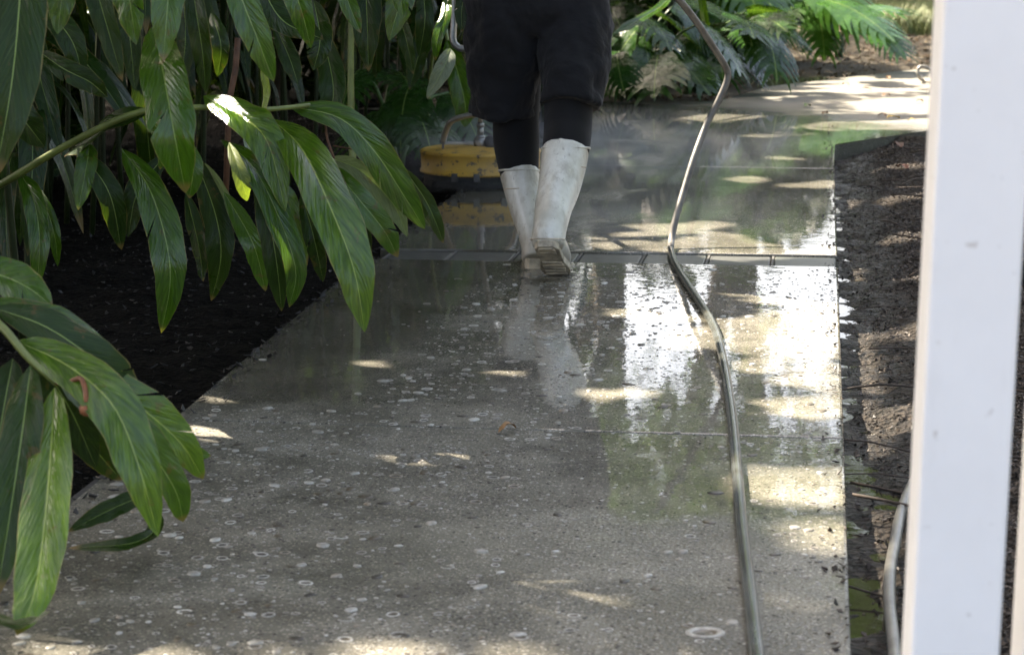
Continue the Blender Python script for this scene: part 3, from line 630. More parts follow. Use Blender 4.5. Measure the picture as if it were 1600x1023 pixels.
# ---------------------------------------------------------------- split-leaf plants
def split_leaf(L=1.0, lobes=7, seed=0, droop=.5):
    """heart-shaped leaf cut into finger lobes, built flat along +X then bent; returns verts, faces, uvs"""
    rr = random.Random(seed); v = []; f = []; uv = []
    def half(t): return .52 * (math.sin(math.pi * min(1, (t + .10) / 1.12)) ** .6) * (1 - .25 * t)
    def put(x, y):
        r2 = abs(y); z = -droop * (max(0, x) ** 2) * .6 - .35 * droop * r2 * r2 * 2 + .05 * r2 + .012 * math.sin(x * 15 + seed) * (r2 > .1)
        v.append((x * L, y * L, z * L)); uv.append((.5 + y * .8, min(.93, max(0, x * .9)))); return len(v) - 1
    n = 12
    row = []
    for i in range(n + 1):                                   # the uncut middle
        t = i / n; hw = half(t) * .52 * (1 - .45 * t) + .004
        row.append([put(t, -hw), put(t, 0), put(t, hw)])
    for i in range(n): 
        for j in range(2): f.append((row[i][j], row[i][j + 1], row[i + 1][j + 1], row[i + 1][j]))
    for s in (-1, 1):
        for k in range(lobes):
            t0, t1 = k / lobes * .92, (k + 1) / lobes * .92; gap = .006 + .014 * rr.random()
            q = [];
            for j in range(5):
                e = j / 4; sw = .26 * e * e + .06 * e            # lobes sweep forward
                back = -.20 * e if k == 0 else 0
                ta, tb = t0 + gap * e * 1.2, t1 - gap * e * 1.2; m_ = (ta + tb) / 2; w_ = (tb - ta) / 2 * (1 if j < 3 else (.93 if j == 3 else .55)) * (1.12 if j in (1, 2) else 1)
                tm = m_ + sw * (1 - .45 * t0) + back; hw0 = half((t0 + t1) / 2)
                y0 = hw0 * .42 * (1 - .45 * t0); y = lerp(y0, hw0 * (1.0 if k else .85), e) * s
                q.append((put(tm - w_, y), put(tm + w_ , y)))
            for j in range(4): f.append((q[j][0], q[j][1], q[j + 1][1], q[j + 1][0]))
    return v, f, uv
SV = []
for i in range(5):
    for mt in ('monstera', 'monstera_sunlit'):
        v, f, uv = split_leaf(1.0, 7 + i % 3, 40 + i, .3 + .12 * i); o = mesh_obj('leaf', v, f, M[mt], uvs=uv); SV.append(o.data); bpy.data.objects.remove(o)
def split_plant(base, label, targets, size=(.42, .6), light=False, group='split-leaf plants'):
    root = empty('split_leaf_plant', base, label, 'plant', group)
    for (p, az, pitch_, sc, rollv) in targets:
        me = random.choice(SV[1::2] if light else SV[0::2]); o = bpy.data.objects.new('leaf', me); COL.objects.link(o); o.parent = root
        mx = Matrix.LocRotScale(p, Matrix.Rotation(az, 3, 'Z') @ Matrix.Rotation(pitch_, 3, 'Y') @ Matrix.Rotation(rollv, 3, 'X'), Vector((sc, sc, sc)))
        zm = min((mx @ vv.co).z for vv in me.vertices)
        if zm < .012: p = p + Vector((0, 0, .012 - zm))             # leaf tips rest on the ground, not under it
        o.location = p - base; o.scale = (sc, sc, sc); o.rotation_euler = (rollv, pitch_, az)
        b0 = base + Vector((random.uniform(-.1, .1), random.uniform(-.1, .1), .0)); m_ = b0.lerp(p, .5) + Vector((0, 0, .12))
        MB().tube(spline([b0, m_, p], 8), [lerp(.014, .006, i / 7) for i in range(8)], 6).build('petiole', M['petiole'], root)
    return root
def rnd_targets(base, n, spread, z0, z1, s0, s1, face=None):
    out = []
    for _ in range(n):
        a = random.uniform(0, 6.283) if face is None else face + random.gauss(0, .9); r_ = random.uniform(.15, 1) * spread
        p = base + Vector((math.cos(a) * r_, math.sin(a) * r_, random.uniform(z0, z1))); out.append((p, a + random.uniform(-.4, .4), random.uniform(-.15, .55), random.uniform(s0, s1), random.uniform(-.45, .45)))
    return out
CAMA = math.atan2(-FH.y, -FH.x)                             # direction back to the camera
def spl(px, py, d, light, label, n, spread, z0, z1, s0, s1, extra=()):
    b = at(px, py, d); b.z = -.03; return split_plant(b, label, rnd_targets(b, n, spread, z0, z1, s0, s1, CAMA) + list(extra), light=light)
spl(985, 140, 14.2, False, 'dark split-leaf plant massed low behind the worker at the path bend', 22, .8, .12, .62, .28, .46)
spl(1090, 140, 14.8, False, 'split-leaf plant spreading low over the wet path right of the hose', 22, .8, .10, .55, .28, .46)
spl(1040, 100, 16.3, False, 'split-leaf plant rising behind the low leaves beside the hose', 20, .9, .3, 1.2, .38, .55)
spl(950, 100, 16.0, False, 'split-leaf plant rising directly behind the worker', 20, .8, .3, 1.2, .45, .6)
def big_leaf(px, py, d, tx, ty, td, sc):
    p = at(px, py, d); e = at(tx, ty, td) - p; return (p, math.atan2(e.y, e.x), -math.asin(max(-1, min(1, e.normalized().z))) - .25, sc, random.uniform(-.2, .2))
b = at(1130, 62, 17.2); b.z = -.03
split_plant(b, 'sunlit split-leaf plant hanging bright broad lobes over litter at top', [big_leaf(1090, -40, 15.6, 1165, 110, 14.9, .60), big_leaf(1130, -60, 15.5, 1230, 80, 14.9, .62), big_leaf(1170, -50, 16.0, 1225, 40, 15.5, .5), big_leaf(1060, -40, 16.3, 1010, 40, 15.8, .55), big_leaf(1150, -30, 15.8, 1190, 100, 15.4, .42)], light=True)
b = at(1300, 40, 19.0); b.z = -.03
split_plant(b, 'sunlit split-leaf plant reaching toward the white post at top right', [big_leaf(1255, -20, 16.5, 1400, 60, 16.0, .62), big_leaf(1290, 0, 16.2, 1440, 80, 15.7, .62), big_leaf(1270, -30, 16.8, 1350, 30, 16.2, .6), big_leaf(1320, 10, 16.6, 1450, 40, 16.2, .55), big_leaf(1250, 0, 16.9, 1215, 40, 16.4, .45), big_leaf(1275, 25, 16.6, 1300, 100, 16.3, .4), big_leaf(1360, 40, 16.4, 1440, 110, 16.0, .42), big_leaf(1230, -30, 17, 1300, 40, 16.6, .5)], light=True)
b = at(600, 255, 10.2); b.z = -.04
split_plant(b, 'dark split-leaf plant in the shade left of the yellow cleaner', [big_leaf(640, 160, 10.0, 610, 250, 9.7, .36), big_leaf(650, 175, 9.9, 680, 240, 9.6, .34), big_leaf(560, 110, 9.8, 535, 160, 9.6, .3), big_leaf(600, 180, 10.2, 560, 240, 10, .34), big_leaf(700, 150, 10.4, 740, 200, 10.2, .34), big_leaf(620, 110, 10.6, 650, 160, 10.3, .34)])
# strap leaf seen against the worker's right hip
b = at(1120, 60, 14.5); b.z = -.03
sp_ = empty('strap_leaf_plant', b, 'pale green strap leaf crossing between the worker and hose at top', 'plant')
leaf(sp_, [b, at(1085, -50, 13.5), at(1040, 4, 12.8), at(1000, 30, 12.4), at(958, 54, 12.2)], .06, 'ginger', fold=.2, prof=lambda t: .9 if t < .8 else max(.05, (1 - t) * 4.5))

# ---------------------------------------------------------------- worker
DP = 6.9
wb = G(850, 425)
worker = empty('person', (wb.x, wb.y, 0), 'worker seen from behind in black shorts, leggings and white rubber boots, walking away', 'person')
def W3(px, py, d): return at(px, py, d)
# legs / boots as lofts; RT is the sideways direction
def loft(name, rows, mat, parent, seg=24, shape=None, cap=True):
    pts = [Vector(r[0]) for r in rows]; n = max(18, len(rows) * 5)
    sp_ = spline([tuple(p) + (r[1], r[2]) for p, r in zip(pts, rows)], n)
    mb = MB().tube([Vector(q[:3]) for q in sp_], [(q[3], q[4]) for q in sp_], seg, ref=RT, shape=shape, cap=cap)
    return mb.build(name, M[mat], parent)
PXM = lambda d: d / FPX
k = PXM(6.75)
# right boot: heel raised, toe on the ground
toeR = G(872, 428); heelR = at(853, 384, 6.605)
def ridge(a, t): return 1 - .045 * math.exp(-((t - .74 + .03 * math.sin(a)) / .025) ** 2) - .03 * math.exp(-((t - .62 - .04 * math.sin(a + 1)) / .02) ** 2) + .10 * math.exp(-((a - 1.5 * math.pi) / .35) ** 2) * (1 - t) - .03 * math.cos(2 * a)
fdir = (toeR - heelR).normalized(); fup = RT.cross(fdir).normalized(); fup = fup if fup.z > 0 else -fup; A0 = heelR + fdir * .066
mb = MB()
shaft = [(at(884, 232, 6.86), 39, 42), (at(880, 260, 6.84), 37.5, 42), (at(873, 295, 6.79), 34, 39), (at(865, 322, 6.745), 30.5, 36), (A0 + fup * .09 + RT * .006, 28, 34), (A0 + fup * .055, 27.5, 34), (A0 + fup * .016, 26, 33)]
q = spline([tuple(a) + (b_, c_) for a, b_, c_ in shaft], 34); mb.tube([Vector(z[:3]) for z in q], [(z[3] * k, z[4] * k) for z in q], 28, ref=RT, shape=ridge)
fdir = (toeR - heelR).normalized(); fup = RT.cross(fdir).normalized()
if fup.z < 0: fup = -fup
fl = (toeR - heelR).length
foot = [(.02, .026, .022, .020), (.08, .034, .030, .022), (.2, .038, .040, .030), (.45, .041, .044, .030), (.75, .047, .034, .024), (.95, .044, .026, .018), (1.06, .03, .018, .012)]
q = spline(foot, 22)
mb.tube([heelR + fdir * (fl * z[0]) + fup * (z[2] + .012) for z in q], [(z[1], z[2]) for z in q], 24, ref=RT)
bo = fuse(mb.build('boot', M['boot'], worker), .006, 12)
# sole of the raised foot: a slab with heel block and tread bars
sm = MB(); n = 14; vv = []; ff = []
for i in range(n):
    t = -.03 + 1.11 * i / (n - 1); hw = float(np.interp(t, [-.03, .03, .25, .5, .78, 1.0, 1.08], [.022, .036, .036, .036, .047, .036, .016]))
    c0 = heelR + fdir * (fl * t)
    for dz in (.014, -.006): vv += [c0 - RT * hw + fup * dz, c0 + RT * hw + fup * dz]
for i in range(n - 1):
    a = i * 4; b_ = a + 4; ff += [(a, a + 1, b_ + 1, b_), (a + 2, b_ + 2, b_ + 3, a + 3), (a, b_, b_ + 2, a + 2), (a + 1, a + 3, b_ + 3, b_ + 1)]
ff += [(0, 2, 3, 1), ((n - 1) * 4, (n - 1) * 4 + 1, (n - 1) * 4 + 3, (n - 1) * 4 + 2)]
sm.add(vv, ff); rotS = Matrix((RT, fdir, fup)).transposed()
for t, hw, ln in [(.04, .030, .022), (.08, .031, .014), (.17, .032, .014), (.50, .035, .013), (.60, .039, .013), (.70, .041, .013), (.80, .041, .013), (.90, .037, .013)]:
    sm.box(heelR + fdir * (fl * t) - fup * .0075, (hw * random.uniform(1.4, 1.8), ln, .006), rotS @ Matrix.Rotation(random.uniform(-.2, .2), 3, 'Z'))
so_ = sm.build('sole', M['boot_sole'], bo, smooth=False, bevel=.002, origin=worker.location)
def band(pts_c, rx, ry, name, par, r=.0025):
    c0 = Vector(pts_c); ring = [c0 + RT * (rx * .962 * math.cos(a)) + FH * (ry * math.sin(a)) + Vector((0, 0, -.012 * math.sin(a))) for a in np.linspace(0, 2 * math.pi, 29)]
    MB().tube(ring, r, 6).build(name, M['boot'] if name == 'rim' else M['boot_sole'], par, origin=worker.location)
band(at(884, 232, 6.86), 39.5 * k, 42.5 * k, 'rim', bo, .004); band(at(879, 262, 6.84), 38 * k, 42.5 * k, 'seam', bo, .0022); band(at(855.5, 374, 6.635), 27.4 * k, 36.4 * k, 'seam', bo, .002)
# left boot: flat on the ground, ahead
kl = PXM(7.0)
mb = MB()
shaft = [(at(811, 267, 7.12), 32.5, 38), (at(816, 292, 7.11), 31, 38), (at(822, 322, 7.09), 28, 35), (at(830, 352, 7.06), 25, 31), (at(836, 378, 7.04), 24, 31), (at(838, 396, 7.03), 24, 33), (at(838, 406, 7.03), 21, 30)]
shaft[-1] = (at(838, 409, 7.02), 24, 34)
q = spline([tuple(a) + (b_, c_) for a, b_, c_ in shaft], 34); mb.tube([Vector(z[:3]) for z in q], [(z[3] * kl, z[4] * kl) for z in q], 28, ref=RT, shape=ridge)
heelL = at(838, 411, 6.99); heelL.z = .018; q = spline(foot, 22)
mb.tube([heelL + FH * (.27 * z[0]) + Vector((0, 0, z[2] + .004)) for z in q], [(z[1], z[2]) for z in q], 24, ref=RT)
bl = fuse(mb.build('boot', M['boot'], worker), .006, 12)
vv = []; n = 14
for i in range(n):
    t = -.03 + 1.11 * i / (n - 1); hw = float(np.interp(t, [-.03, .03, .25, .5, .78, 1.0, 1.08], [.022, .036, .036, .036, .047, .036, .016])); c0 = heelL + FH * (.27 * t)
    for dz in (.014, -.018): vv += [c0 - RT * hw + Vector((0, 0, dz)), c0 + RT * hw + Vector((0, 0, dz))]
MB().add(vv, ff).build('sole', M['boot_sole'], bl, smooth=False, origin=worker.location)
band(at(811, 267, 7.12), 33 * kl, 38.5 * kl, 'rim', bl, .004); band(at(817, 296, 7.11), 31.3 * kl, 38.5 * kl, 'seam', bl, .0022)
# leggings
loft('legging', [(at(888, 130, 6.95), 42 * k, 42 * k), (at(888, 170, 6.93), 39.5 * k, 41 * k), (at(887, 205, 6.9), 38.5 * k, 41 * k), (at(884, 236, 6.86), 37 * k, 40 * k), (at(878, 275, 6.84), 30 * k, 33 * k)], 'legging', worker)
loft('legging', [(at(806, 130, 7.1), 40 * kl, 42 * kl), (at(806, 185, 7.12), 37 * kl, 41 * kl), (at(807, 225, 7.13), 36.5 * kl, 40 * kl), (at(811, 266, 7.12), 31.5 * kl, 36 * kl), (at(816, 300, 7.11), 26 * kl, 31 * kl)], 'legging', worker)
# shorts
mb = MB()
def folds(s0):
    def fn(a, t): return 1 + .028 * math.sin(3 * a + 9 * t + s0) + .024 * abs(math.sin(2.5 * a - 8 * t + s0 * 2)) - .012 + .014 * math.sin(9 * a + 21 * t + s0)
    return fn
for rows, s0 in (([(at(800, -40, 7.0), 66, 70), (at(792, 40, 7.02), 66, 68), (at(789, 100, 7.06), 62, 62), (at(787, 150, 7.1), 57, 58), (at(787, 178, 7.12), 57.5, 58)], 1.0),
                 ([(at(892, -40, 7.0), 64, 70), (at(900, 30, 6.98), 60, 66), (at(897, 90, 6.95), 58, 62), (at(894, 140, 6.93), 51, 56), (at(892, 166, 6.92), 50, 54)], 2.3),
                 ([(at(838, -150, 7.0), 90, 66), (at(840, -100, 7.0), 106, 74), (at(842, -40, 7.0), 116, 80), (at(842, 20, 7.0), 116, 76), (at(843, 60, 7.0), 80, 55)], 4.0)):
    q = spline([tuple(a) + (b_ * k, c_ * k) for a, b_, c_ in rows], 34)
    mb.tube([Vector(z[:3]) for z in q], [(z[3], z[4]) for z in q], 36, ref=RT, shape=folds(s0))
sh = fuse(mb.build('shorts', M['shorts'], worker), .009, 3)
tx = bpy.data.textures.new('folds', 'CLOUDS'); tx.noise_scale = .075; tx.noise_depth = 2
dm = sh.modifiers.new('creases', 'DISPLACE'); dm.texture = tx; dm.strength = .028; dm.mid_level = .5; dm.texture_coords = 'GLOBAL'
for rows in () and ([(787, 175.5, 7.12, 55.8, 57.5)], [(892, 163.5, 6.92, 49, 54.8)]):
    for (a, b_, d_, rx, ry) in rows:
        c0 = at(a, b_, d_); ring = [c0 + RT * (rx * k * math.cos(t)) + FH * (ry * k * math.sin(t)) for t in np.linspace(0, 2 * math.pi, 33)]
        MB().tube(ring, .005, 6).build('hem', M['shorts'], sh, origin=worker.location)
# body (continuous), shirt and hair above the frame: they show in the wet concrete
def Pz(x, z, d): return C(x, d + .09, z)
sx = (842 - 800) / FPX * 7.0
mb = MB()
for rows in ([(Pz(sx, .86, 7), .15, .11), (Pz(sx, 1.0, 7), .145, .105), (Pz(sx, 1.15, 7.02), .155, .11), (Pz(sx, 1.32, 7.05), .175, .115), (Pz(sx, 1.43, 7.08), .12, .085), (Pz(sx, 1.49, 7.1), .06, .06), (Pz(sx, 1.57, 7.12), .055, .058)],
             [(Pz(sx, 1.53, 7.13), .05, .06), (Pz(sx, 1.58, 7.14), .066, .082), (Pz(sx, 1.65, 7.15), .076, .095), (Pz(sx, 1.71, 7.14), .07, .088), (Pz(sx, 1.75, 7.13), .04, .05)],
             [(Pz(sx, 1.625, 7.24), .012, .012), (Pz(sx, 1.60, 7.265), .016, .014), (Pz(sx, 1.59, 7.24), .016, .012)]):
    q = spline([tuple(a) + (b_, c_) for a, b_, c_ in rows], 22); mb.tube([Vector(z[:3]) for z in q], [(max(.004, z[3]), max(.004, z[4])) for z in q], 20, ref=RT)
HANDS = []
for s in (-1, 1):
    mb.tube([Pz(sx + s * .074, 1.60, 7.14), Pz(sx + s * .085, 1.625, 7.135), Pz(sx + s * .08, 1.65, 7.14)], [.008, .014, .006], 8)
    sh_ = Pz(sx + s * .185, 1.38, 7.07); el = Pz(sx + s * .26, 1.12, 7.12); wr = Pz(sx + s * .225, .985, 7.31); hd = Pz(sx + s * .215, .965, 7.38)
    q = spline([tuple(sh_) + (.055,), tuple(sh_.lerp(el, .5)) + (.048,), tuple(el) + (.040,), tuple(el.lerp(wr, .4)) + (.039,), tuple(wr) + (.026,), tuple(hd) + (.030,)], 20)
    mb.tube([Vector(z[:3]) for z in q], [z[3] for z in q], 14)
    HANDS.append((s, hd))
    for i in range(4):
        o_ = RT * (.0 + (i - 1.5) * .0185); L_ = (.06, .068, .064, .05)[i]
        mb.tube(spline([hd + o_ + Vector((0, 0, .006)), hd + o_ + FH * .035 + Vector((0, 0, .012)), hd + o_ + FH * .052 + Vector((0, 0, -.012)), hd + o_ + FH * (.04 - .1 * (.068 - L_)) + Vector((0, 0, -.034))], 8), [.0095, .0095, .009, .009, .0085, .008, .0075, .006], 8)
    th = hd - RT * (s * .03)
    mb.tube(spline([th - FH * .01, th - RT * (s * .018) + FH * .015 + Vector((0, 0, -.012)), th - RT * (s * .01) + FH * .03 + Vector((0, 0, -.032))], 7), [.012, .0115, .011, .0105, .01, .009, .006], 8)
for leg in (([at(800, -30, 7.0), at(792, 60, 7.03), at(806, 175, 7.12), at(811, 260, 7.12), at(832, 370, 7.05)], [.085, .072, .055, .05, .035]), ([at(890, -30, 7.0), at(896, 60, 6.97), at(888, 170, 6.93), at(880, 250, 6.85), at(858, 355, 6.68)], [.085, .072, .055, .05, .035])):
    q = spline([tuple(a) + (b_,) for a, b_ in zip(*leg)], 22); mb.tube([Vector(z[:3]) for z in q], [z[3] for z in q], 14)
mb.tube([Pz(sx, .80, 7), Pz(sx, .90, 7)], [(.16, .11), (.16, .11)], 20, ref=RT)
fuse(mb.build('body', M['skin'], worker), .0075, 2)
mb = MB()
for rows in ([(Pz(sx, .90, 7), .185, .135), (Pz(sx, 1.02, 7), .18, .135), (Pz(sx, 1.18, 7.02), .185, .135), (Pz(sx, 1.34, 7.05), .20, .135), (Pz(sx, 1.44, 7.08), .14, .10), (Pz(sx, 1.485, 7.1), .07, .07)],):
    q = spline([tuple(a) + (b_, c_) for a, b_, c_ in rows], 24); mb.tube([Vector(z[:3]) for z in q], [(z[3], z[4]) for z in q], 28, ref=RT, shape=folds(3))
for s in (-1, 1):
    sh_ = Pz(sx + s * .17, 1.38, 7.07); el = Pz(sx + s * .26, 1.12, 7.12)
    mb.tube([sh_, sh_.lerp(el, .4), sh_.lerp(el, .85)], [.075, .07, .064], 18)
fuse(mb.build('shirt', M['shirt'], worker), .011, 3)
q = spline([tuple(Pz(sx, 1.60, 7.105)) + (.06, .06), tuple(Pz(sx, 1.66, 7.125)) + (.083, .092), tuple(Pz(sx, 1.72, 7.125)) + (.076, .09), tuple(Pz(sx, 1.765, 7.12)) + (.04, .045)], 12)
MB().tube([Vector(z[:3]) for z in q], [(z[3], z[4]) for z in q], 20, ref=RT).build('hair', M['hair'], worker)

# ---------------------------------------------------------------- rotary surface cleaner
cc = G(751, 287); cc.z = 0
cl = empty('surface_cleaner', cc, 'round yellow rotary surface cleaner with steel handle on the wet path', 'cleaning machine')
hd_ = MB(); hd_.lathe(cc, [(.243, .052), (.252, .054), (.252, .063), (.246, .067), (.248, .128), (.252, .135), (.250, .142), (.238, .146), (.225, .140), (.20, .141), (.06, .156), (.03, .158)], 56)
housing = hd_.build('housing', M['yellow'], cl)
br = MB()
for i in range(260):
    a = 2 * math.pi * i / 260; r_ = .236; p = cc + Vector((math.cos(a) * r_, math.sin(a) * r_, 0)); t = Vector((-math.sin(a), math.cos(a), 0)) * .0022; ln = random.uniform(.0, .008)
    br.add([p - t + Vector((0, 0, .053)), p + t + Vector((0, 0, .053)), p + t * .7 + Vector((0, 0, ln)), p - t * .7 + Vector((0, 0, ln))], [(0, 1, 2, 3)])
br.lathe(cc, [(.228, .03), (.228, .053), (.20, .054)], 40).build('brush_skirt', M['bristle'], cl)
for a in (-1.57 - .05, -1.57 - .42, -1.57 + .4, .8, 2.4):
    a += YAW; MB().box(cc + Vector((math.cos(a) * .249, math.sin(a) * .249, .05)), (.016, .026, .034), Matrix.Rotation(a, 3, 'Z')).build('clip', M['dark_metal'], cl, smooth=False, bevel=.002)
def cp(px, py, d=9.23): return at(px, py, d)
dc = (cc - CAM).dot(FW)
MB().tube([cc + Vector((0, 0, .15)), cc + Vector((0, 0, .19))], .028, 16).tube([cc + Vector((0, 0, .19)), cc + Vector((0, 0, .20))], .02, 14).tube([cc + Vector((0, 0, .20)), cc + Vector((0, 0, .235))], .013, 12).tube([cc + Vector((0, 0, .235)), cc + Vector((0, 0, .25))], .017, 6).tube([cc + Vector((0, 0, .25)), cc + Vector((0, 0, .30))], .010, 12).build('swivel', M['steel'], cl)
kb = cc + RT * .04 - FH * .03 + Vector((0, 0, .175)); MB().lathe(kb, [(.006, -.026), (.02, -.02), (.026, 0), (.02, .02), (.006, .026)], 14).build('knob', M['rubber'], cl)
for s in (-1, 1):
    pv = cc + RT * (s * .155) + Vector((0, 0, .145))
    MB().box(pv + Vector((0, 0, .018)), (.008, .03, .05), Matrix.Rotation(YAW, 3, 'Z')).tube([pv + RT * -.014 + Vector((0, 0, .03)), pv + RT * .014 + Vector((0, 0, .03))], .007, 8).build('bracket', M['dark_metal'], cl, smooth=False)
MB().box(cc + RT * -.09 + Vector((0, 0, .168)), (.12, .022, .014), Matrix.Rotation(YAW, 3, 'Z')).build('spray_bar', M['steel'], cl, smooth=False, bevel=.003)
yk = []
for s in (-1, 1):
    yk.append(spline([cc + RT * (s * .155) + Vector((0, 0, .172)), cc + RT * (s * .145) - FH * .02 + Vector((0, 0, .21)), cc + RT * (s * .12) - FH * .06 + Vector((0, 0, .262)), cc + RT * (s * .06) - FH * .09 + Vector((0, 0, .288)), cc - FH * .10 + Vector((0, 0, .296))], 18))
MB().tube(yk[0], .0125, 10).tube(yk[1], .0125, 10).build('yoke', M['steel'], cl)
jt = cc - FH * .10 + Vector((0, 0, .296)); hx = at(800, 84, 7.45); MB().tube([jt, jt.lerp(hx, .5), hx], .0125, 12).tube([cc + Vector((0, 0, .30)), cc + Vector((0, 0, .32)) - FH * .05, jt + Vector((0, 0, .02))], .008, 8).build('lance', M['steel'], cl)
lh = HANDS[0][1]; rh = HANDS[1][1]
gl = at(708, -70, 7.42); gr_ = at(892, -70, 7.42)
MB().tube(spline([at(708, -22, 7.44), at(709, 30, 7.45), at(708, 62, 7.45), at(714, 73, 7.45), at(728, 77, 7.45), at(800, 84, 7.45), at(872, 77, 7.45), at(886, 73, 7.45), at(892, 62, 7.45), at(891, 30, 7.45), at(892, -22, 7.44)], 60), .0115, 12).build('handlebar', M['steel'], cl)
for hnd, st in ((lh, at(708, -22, 7.44)), (rh, at(892, -22, 7.44))):
    g_ = hnd + FH * .035 + Vector((0, 0, -.008)); MB().tube(spline([st, st.lerp(g_, .6) + Vector((0, 0, .01)), g_ - RT * .045, g_ + RT * .045], 14), .013, 10).build('grip', M['rubber'], cl)

# ---------------------------------------------------------------- hoses
r0 = .0115
def gz(px, py, z=r0): 
    q = G(px, py, z); return q
hp = [gz(1187, 1060), gz(1180, 1000), gz(1172, 930), gz(1160, 830), gz(1152, 740), gz(1145, 660), gz(1135, 590), gz(1122, 530), gz(1108, 496), gz(1085, 460), gz(1062, 425), gz(1052, 405), gz(1048, 388)]
hp0 = [G(1200, 1250, r0), G(1194, 1130, r0)] + hp
up = [at(1049, 375, 7.42), at(1055, 345, 7.45), at(1068, 300, 7.5), at(1085, 245, 7.55), at(1104, 195, 7.6), at(1124, 155, 7.6), at(1137, 122, 7.6), at(1133, 104, 7.58), at(1112, 70, 7.5), at(1085, 30, 7.4), at(1058, -4, 7.3), at(1010, -60, 7.2), at(930, -110, 7.22), at(860, -60, 7.4)]
hs = empty('pressure_hose', gz(1160, 830, 0), 'long pressure hose running up the path, lifting and kinking beside the worker', 'hose')
low = spline(hp0, 90); MB().tube(low, .0112, 12).build('wet_hose_length', M['hose_grey'], hs)
upp = spline([low[-1]] + [tuple(q) for q in up], 70); MB().tube(upp, [lerp(.0112, .0118, min(1, i / 10)) for i in range(70)], 12).build('muddy_hose_length', M['hose_brown'], hs)
s2 = [G(1412, 1140, -.03), G(1402, 1060, -.035), G(1396, 1000, -.04), G(1390, 940, -.04), G(1391, 890, -.04), G(1399, 845, -.035), G(1408, 800, -.03), G(1424, 760, -.025), G(1450, 720, -.02), G(1500, 690, -.015), G(1570, 680, -.01)]
b = G(1395, 900, -.05); h2 = MB().tube(spline([q for q in s2], 60), .0105, 10).build('garden_hose', M['hose_bed'], None, origin=b); tag(h2, 'second grey hose lying in the wet mulch bed against the white post', 'hose')
lp = [G(1500, 128, .02), at(1470, 118, 15.3), at(1452, 108, 15.2), at(1440, 104, 15.2), at(1434, 110, 15.2), at(1436, 120, 15.2), G(1444, 126, .012), G(1475, 131, .012), G(1520, 134, .012)]
h3 = MB().tube(spline(lp, 40), .012, 10).build('hose_loop', M['hose_bed'], None, origin=G(1440, 128)); tag(h3, 'pale hose loop standing on the dry path just left of the post', 'hose')

# ---------------------------------------------------------------- white posts
def post(px, d, wd, label, rot=0, tilt=1.0):
    c = at(px, 511, d + wd / 2); c.z = -.09; o = MB(); o.box(c + Vector((0, 0, 1.35)), (wd, wd, 2.7))
    p = o.build('white_post', M['white'], None, smooth=False, origin=c, bevel=.004); tag(p, label, 'post', 'white veranda posts')
    p.rotation_euler = (Quaternion(FH, R(tilt)) @ Matrix.Rotation(YAW + R(rot), 3, 'Z').to_quaternion()).to_euler(); return p
post(1491, 2.23, .09, 'square white painted post standing in the mulch bed at right', -4.5)
post(1668, 2.3, .09, 'white post showing only its edge at the right border', -4.5)
# dark pot beyond the post
pc = G(1606, 458, -.05); pc.z = -.05; pot = MB().lathe(pc, [(.05, 0), (.062, .07), (.064, .10), (.069, .10), (.069, .115), (.062, .115), (.056, .02)], 24)
tag(pot.build('garden_pot', M['rubber'], None, origin=pc), 'small black pot half hidden behind the right edge of the post', 'pot')

# ---------------------------------------------------------------- mulch chips, litter, twigs, grass
def scatter(name, n, fxy, hfun, s0, s1, mat, flat=.25, tilt=.5, thick=.18, lab=None, cat=None):
    v = np.zeros((n * 8, 3)); f = []
    base = np.array([(-1, -.35, 0), (-.2, -.5, 0), (1, 0, 0), (-.3, .5, 0), (-1, -.35, 1), (-.2, -.5, 1), (1, 0, 1), (-.3, .5, 1)], float)
    for i in range(n):
        x, y = fxy(); s = random.uniform(s0, s1); q = base.copy(); q[:, 2] *= thick; q[:, 1] *= random.uniform(.5, 1.3); q[:, 2] += .12 * (q[:, 0] ** 2)
        e = np.array(Matrix.Rotation(random.random() * 6.283, 3, 'Z') @ Matrix.Rotation(random.gauss(0, tilt), 3, 'X') @ Matrix.Rotation(random.gauss(0, tilt), 3, 'Y'))
        v[i * 8:i * 8 + 8] = (q * s) @ e.T + np.array([x, y, hfun(x, y) + s * flat]); a = i * 8
        f += [(a + 3, a + 2, a + 1, a), (a + 4, a + 5, a + 6, a + 7), (a, a + 1, a + 5, a + 4), (a + 1, a + 2, a + 6, a + 5), (a + 2, a + 3, a + 7, a + 6), (a + 3, a, a + 4, a + 7)]
    me = bpy.data.meshes.new(name); me.from_pydata(v.tolist(), [], f); me.materials.append(M[mat]); o = bpy.data.objects.new(name, me); COL.objects.link(o); return tag(o, lab, cat, kind='stuff')
def fr():
    while True:
        y = 2.6 + 10 * random.random() ** 1.45; x = .08 + .85 * random.random() ** .8
        if y > 11.2 + (x - .06) * 1.6: continue
        if x < .26 + .12 * nz(x, y, 2) and random.random() < .7: continue
        if random.random() < .004: x = RX - abs(random.gauss(0, .02))
        return x, y
def h_right2(x, y): return h_right(x, y) if x > RX + .004 else .001
scatter('bark_mulch', 80000, fr, h_right2, .0022, .0085, 'chip', lab='dark wet bark chips covering the right bed', cat='mulch')
def fl_():
    y = random.uniform(3, 13); x = random.uniform(-3.6, -1.45) if random.random() < .8 else XL(y) + abs(random.gauss(0, .045)) - .03
    return x, y
def h_left2(x, y): return h_left(x, y) if x < XL(y) - .004 else .001
scatter('sodden_litter', 5000, fl_, h_left2, .003, .013, 'dark_litter', lab='sodden dark leaf litter under the ginger plants', cat='leaf litter')
def ff_():
    while True:
        y = random.uniform(13.6, 36); x = random.uniform(-3, 8)
        if x > -.5 and y < 15.25 + (x + .36) * 1.9: continue
        return x, y
